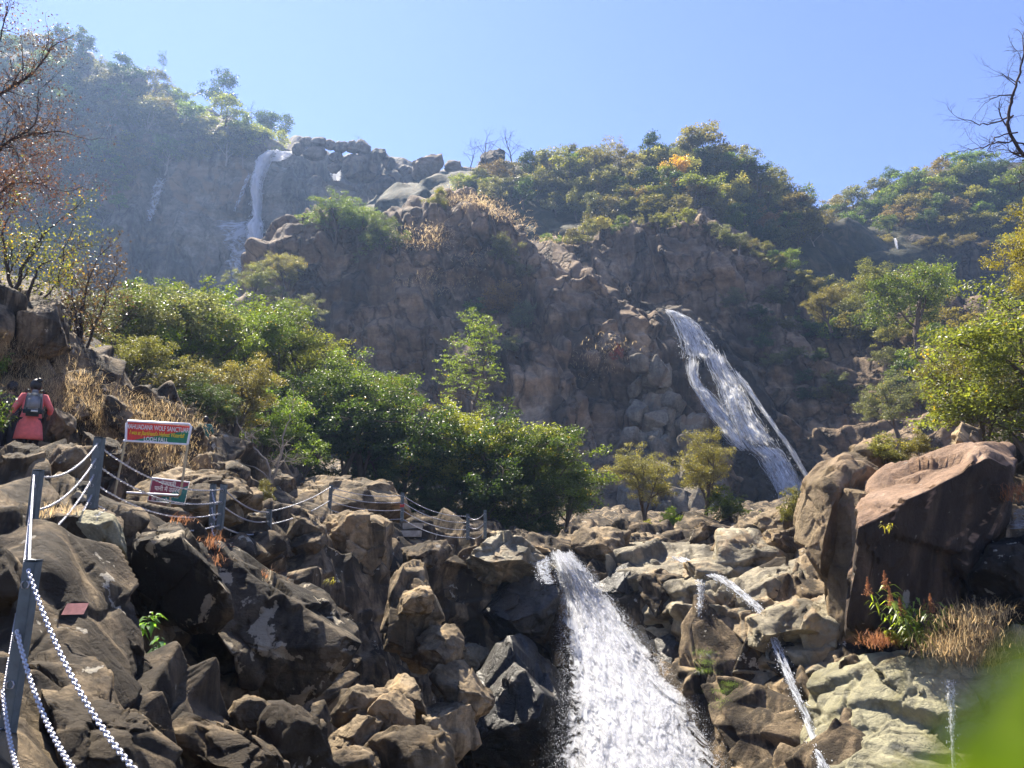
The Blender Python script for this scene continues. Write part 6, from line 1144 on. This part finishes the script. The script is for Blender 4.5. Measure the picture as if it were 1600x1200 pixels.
person(PX(4, 722, D_+.9), .98, math.radians(40), 'person in dark clothes half hidden in front of the person in pink', {'l': ((-.28, .05, 1.12), (-.3, .12, .9)), 'r': ((.27, .05, 1.12), (.3, .12, .9))}, {'l': ((-.1, .08, .45), (-.11, 0, .07)), 'r': ((.1, .05, .45), (.1, .0, .07))}, cloth('cloth_charcoal', (.06, .05, .055)), black, False, (0, .05), capc=hair)
stand = {'l': ((-.1, .02, .45), (-.1, 0, .07)), 'r': ((.1, .02, .45), (.1, 0, .07))}; hang = {'l': ((-.26, 0, 1.1), (-.24, .14, 1.05)), 'r': ((.26, 0, 1.1), (.22, .18, 1.05))}
person(PX(977, 840, 62.), .98, math.radians(-70), 'tiny standing figure in a black top and pale trousers beyond the stream', hang, stand, black, cloth('cloth_pale_grey', (.55, .53, .6)), False, capc=hair)
navy = cloth('cloth_navy', (.03, .05, .14))
person(PX(655, 838, 31.), .62, math.radians(100), 'person in navy sitting in the tree shade behind the far chains', {'l': ((-.2, .15, 1.12), (-.1, .35, 1.0)), 'r': ((.2, .15, 1.12), (.12, .35, 1.0))}, {'l': ((-.12, .45, .85), (-.12, .5, .42)), 'r': ((.12, .45, .85), (.12, .5, .42))}, navy, cloth('cloth_grey_trousers', (.2, .19, .22)), False, capc=hair)
rbox('blue_bag', (0, 0, .12), (.16, .12, .22), cloth('cloth_bright_blue', (.08, .13, .7)), None, .04); o = bpy.context.scene.objects['blue_bag']; o.location = PX(648, 830, 27.5); tag(o, 'small bright blue bag on the rocks by the concrete step', 'bag')
teal = cloth('cloth_teal', (.02, .12, .11))
person(PX(316, 722, 21.), .75, math.radians(20), 'person in dark teal half hidden behind the rock right of the sign', hang, stand, teal, black, False, capc=hair)
HAZE = .0004
# ------------------------------------------------------------------ air
bmh = bmesh.new(); bmesh.ops.create_cube(bmh, size=1)
for v in bmh.verts:
    v.co.x *= 2100; v.co.y = 720 + v.co.y*1640; v.co.z = 80 + v.co.z*188
meh = bpy.data.meshes.new('haze'); bmh.to_mesh(meh); bmh.free()
mh, nth = newmat('haze_air'); pv = nth.nodes.new('ShaderNodeVolumePrincipled')
pv.inputs['Color'].default_value = (.4, .6, 1., 1); pv.inputs['Density'].default_value = HAZE; pv.inputs['Anisotropy'].default_value = .45
oh = nth.nodes.new('ShaderNodeOutputMaterial'); nth.links.new(pv.outputs[0], oh.inputs['Volume'])
link('haze', meh, mh, kind='stuff')
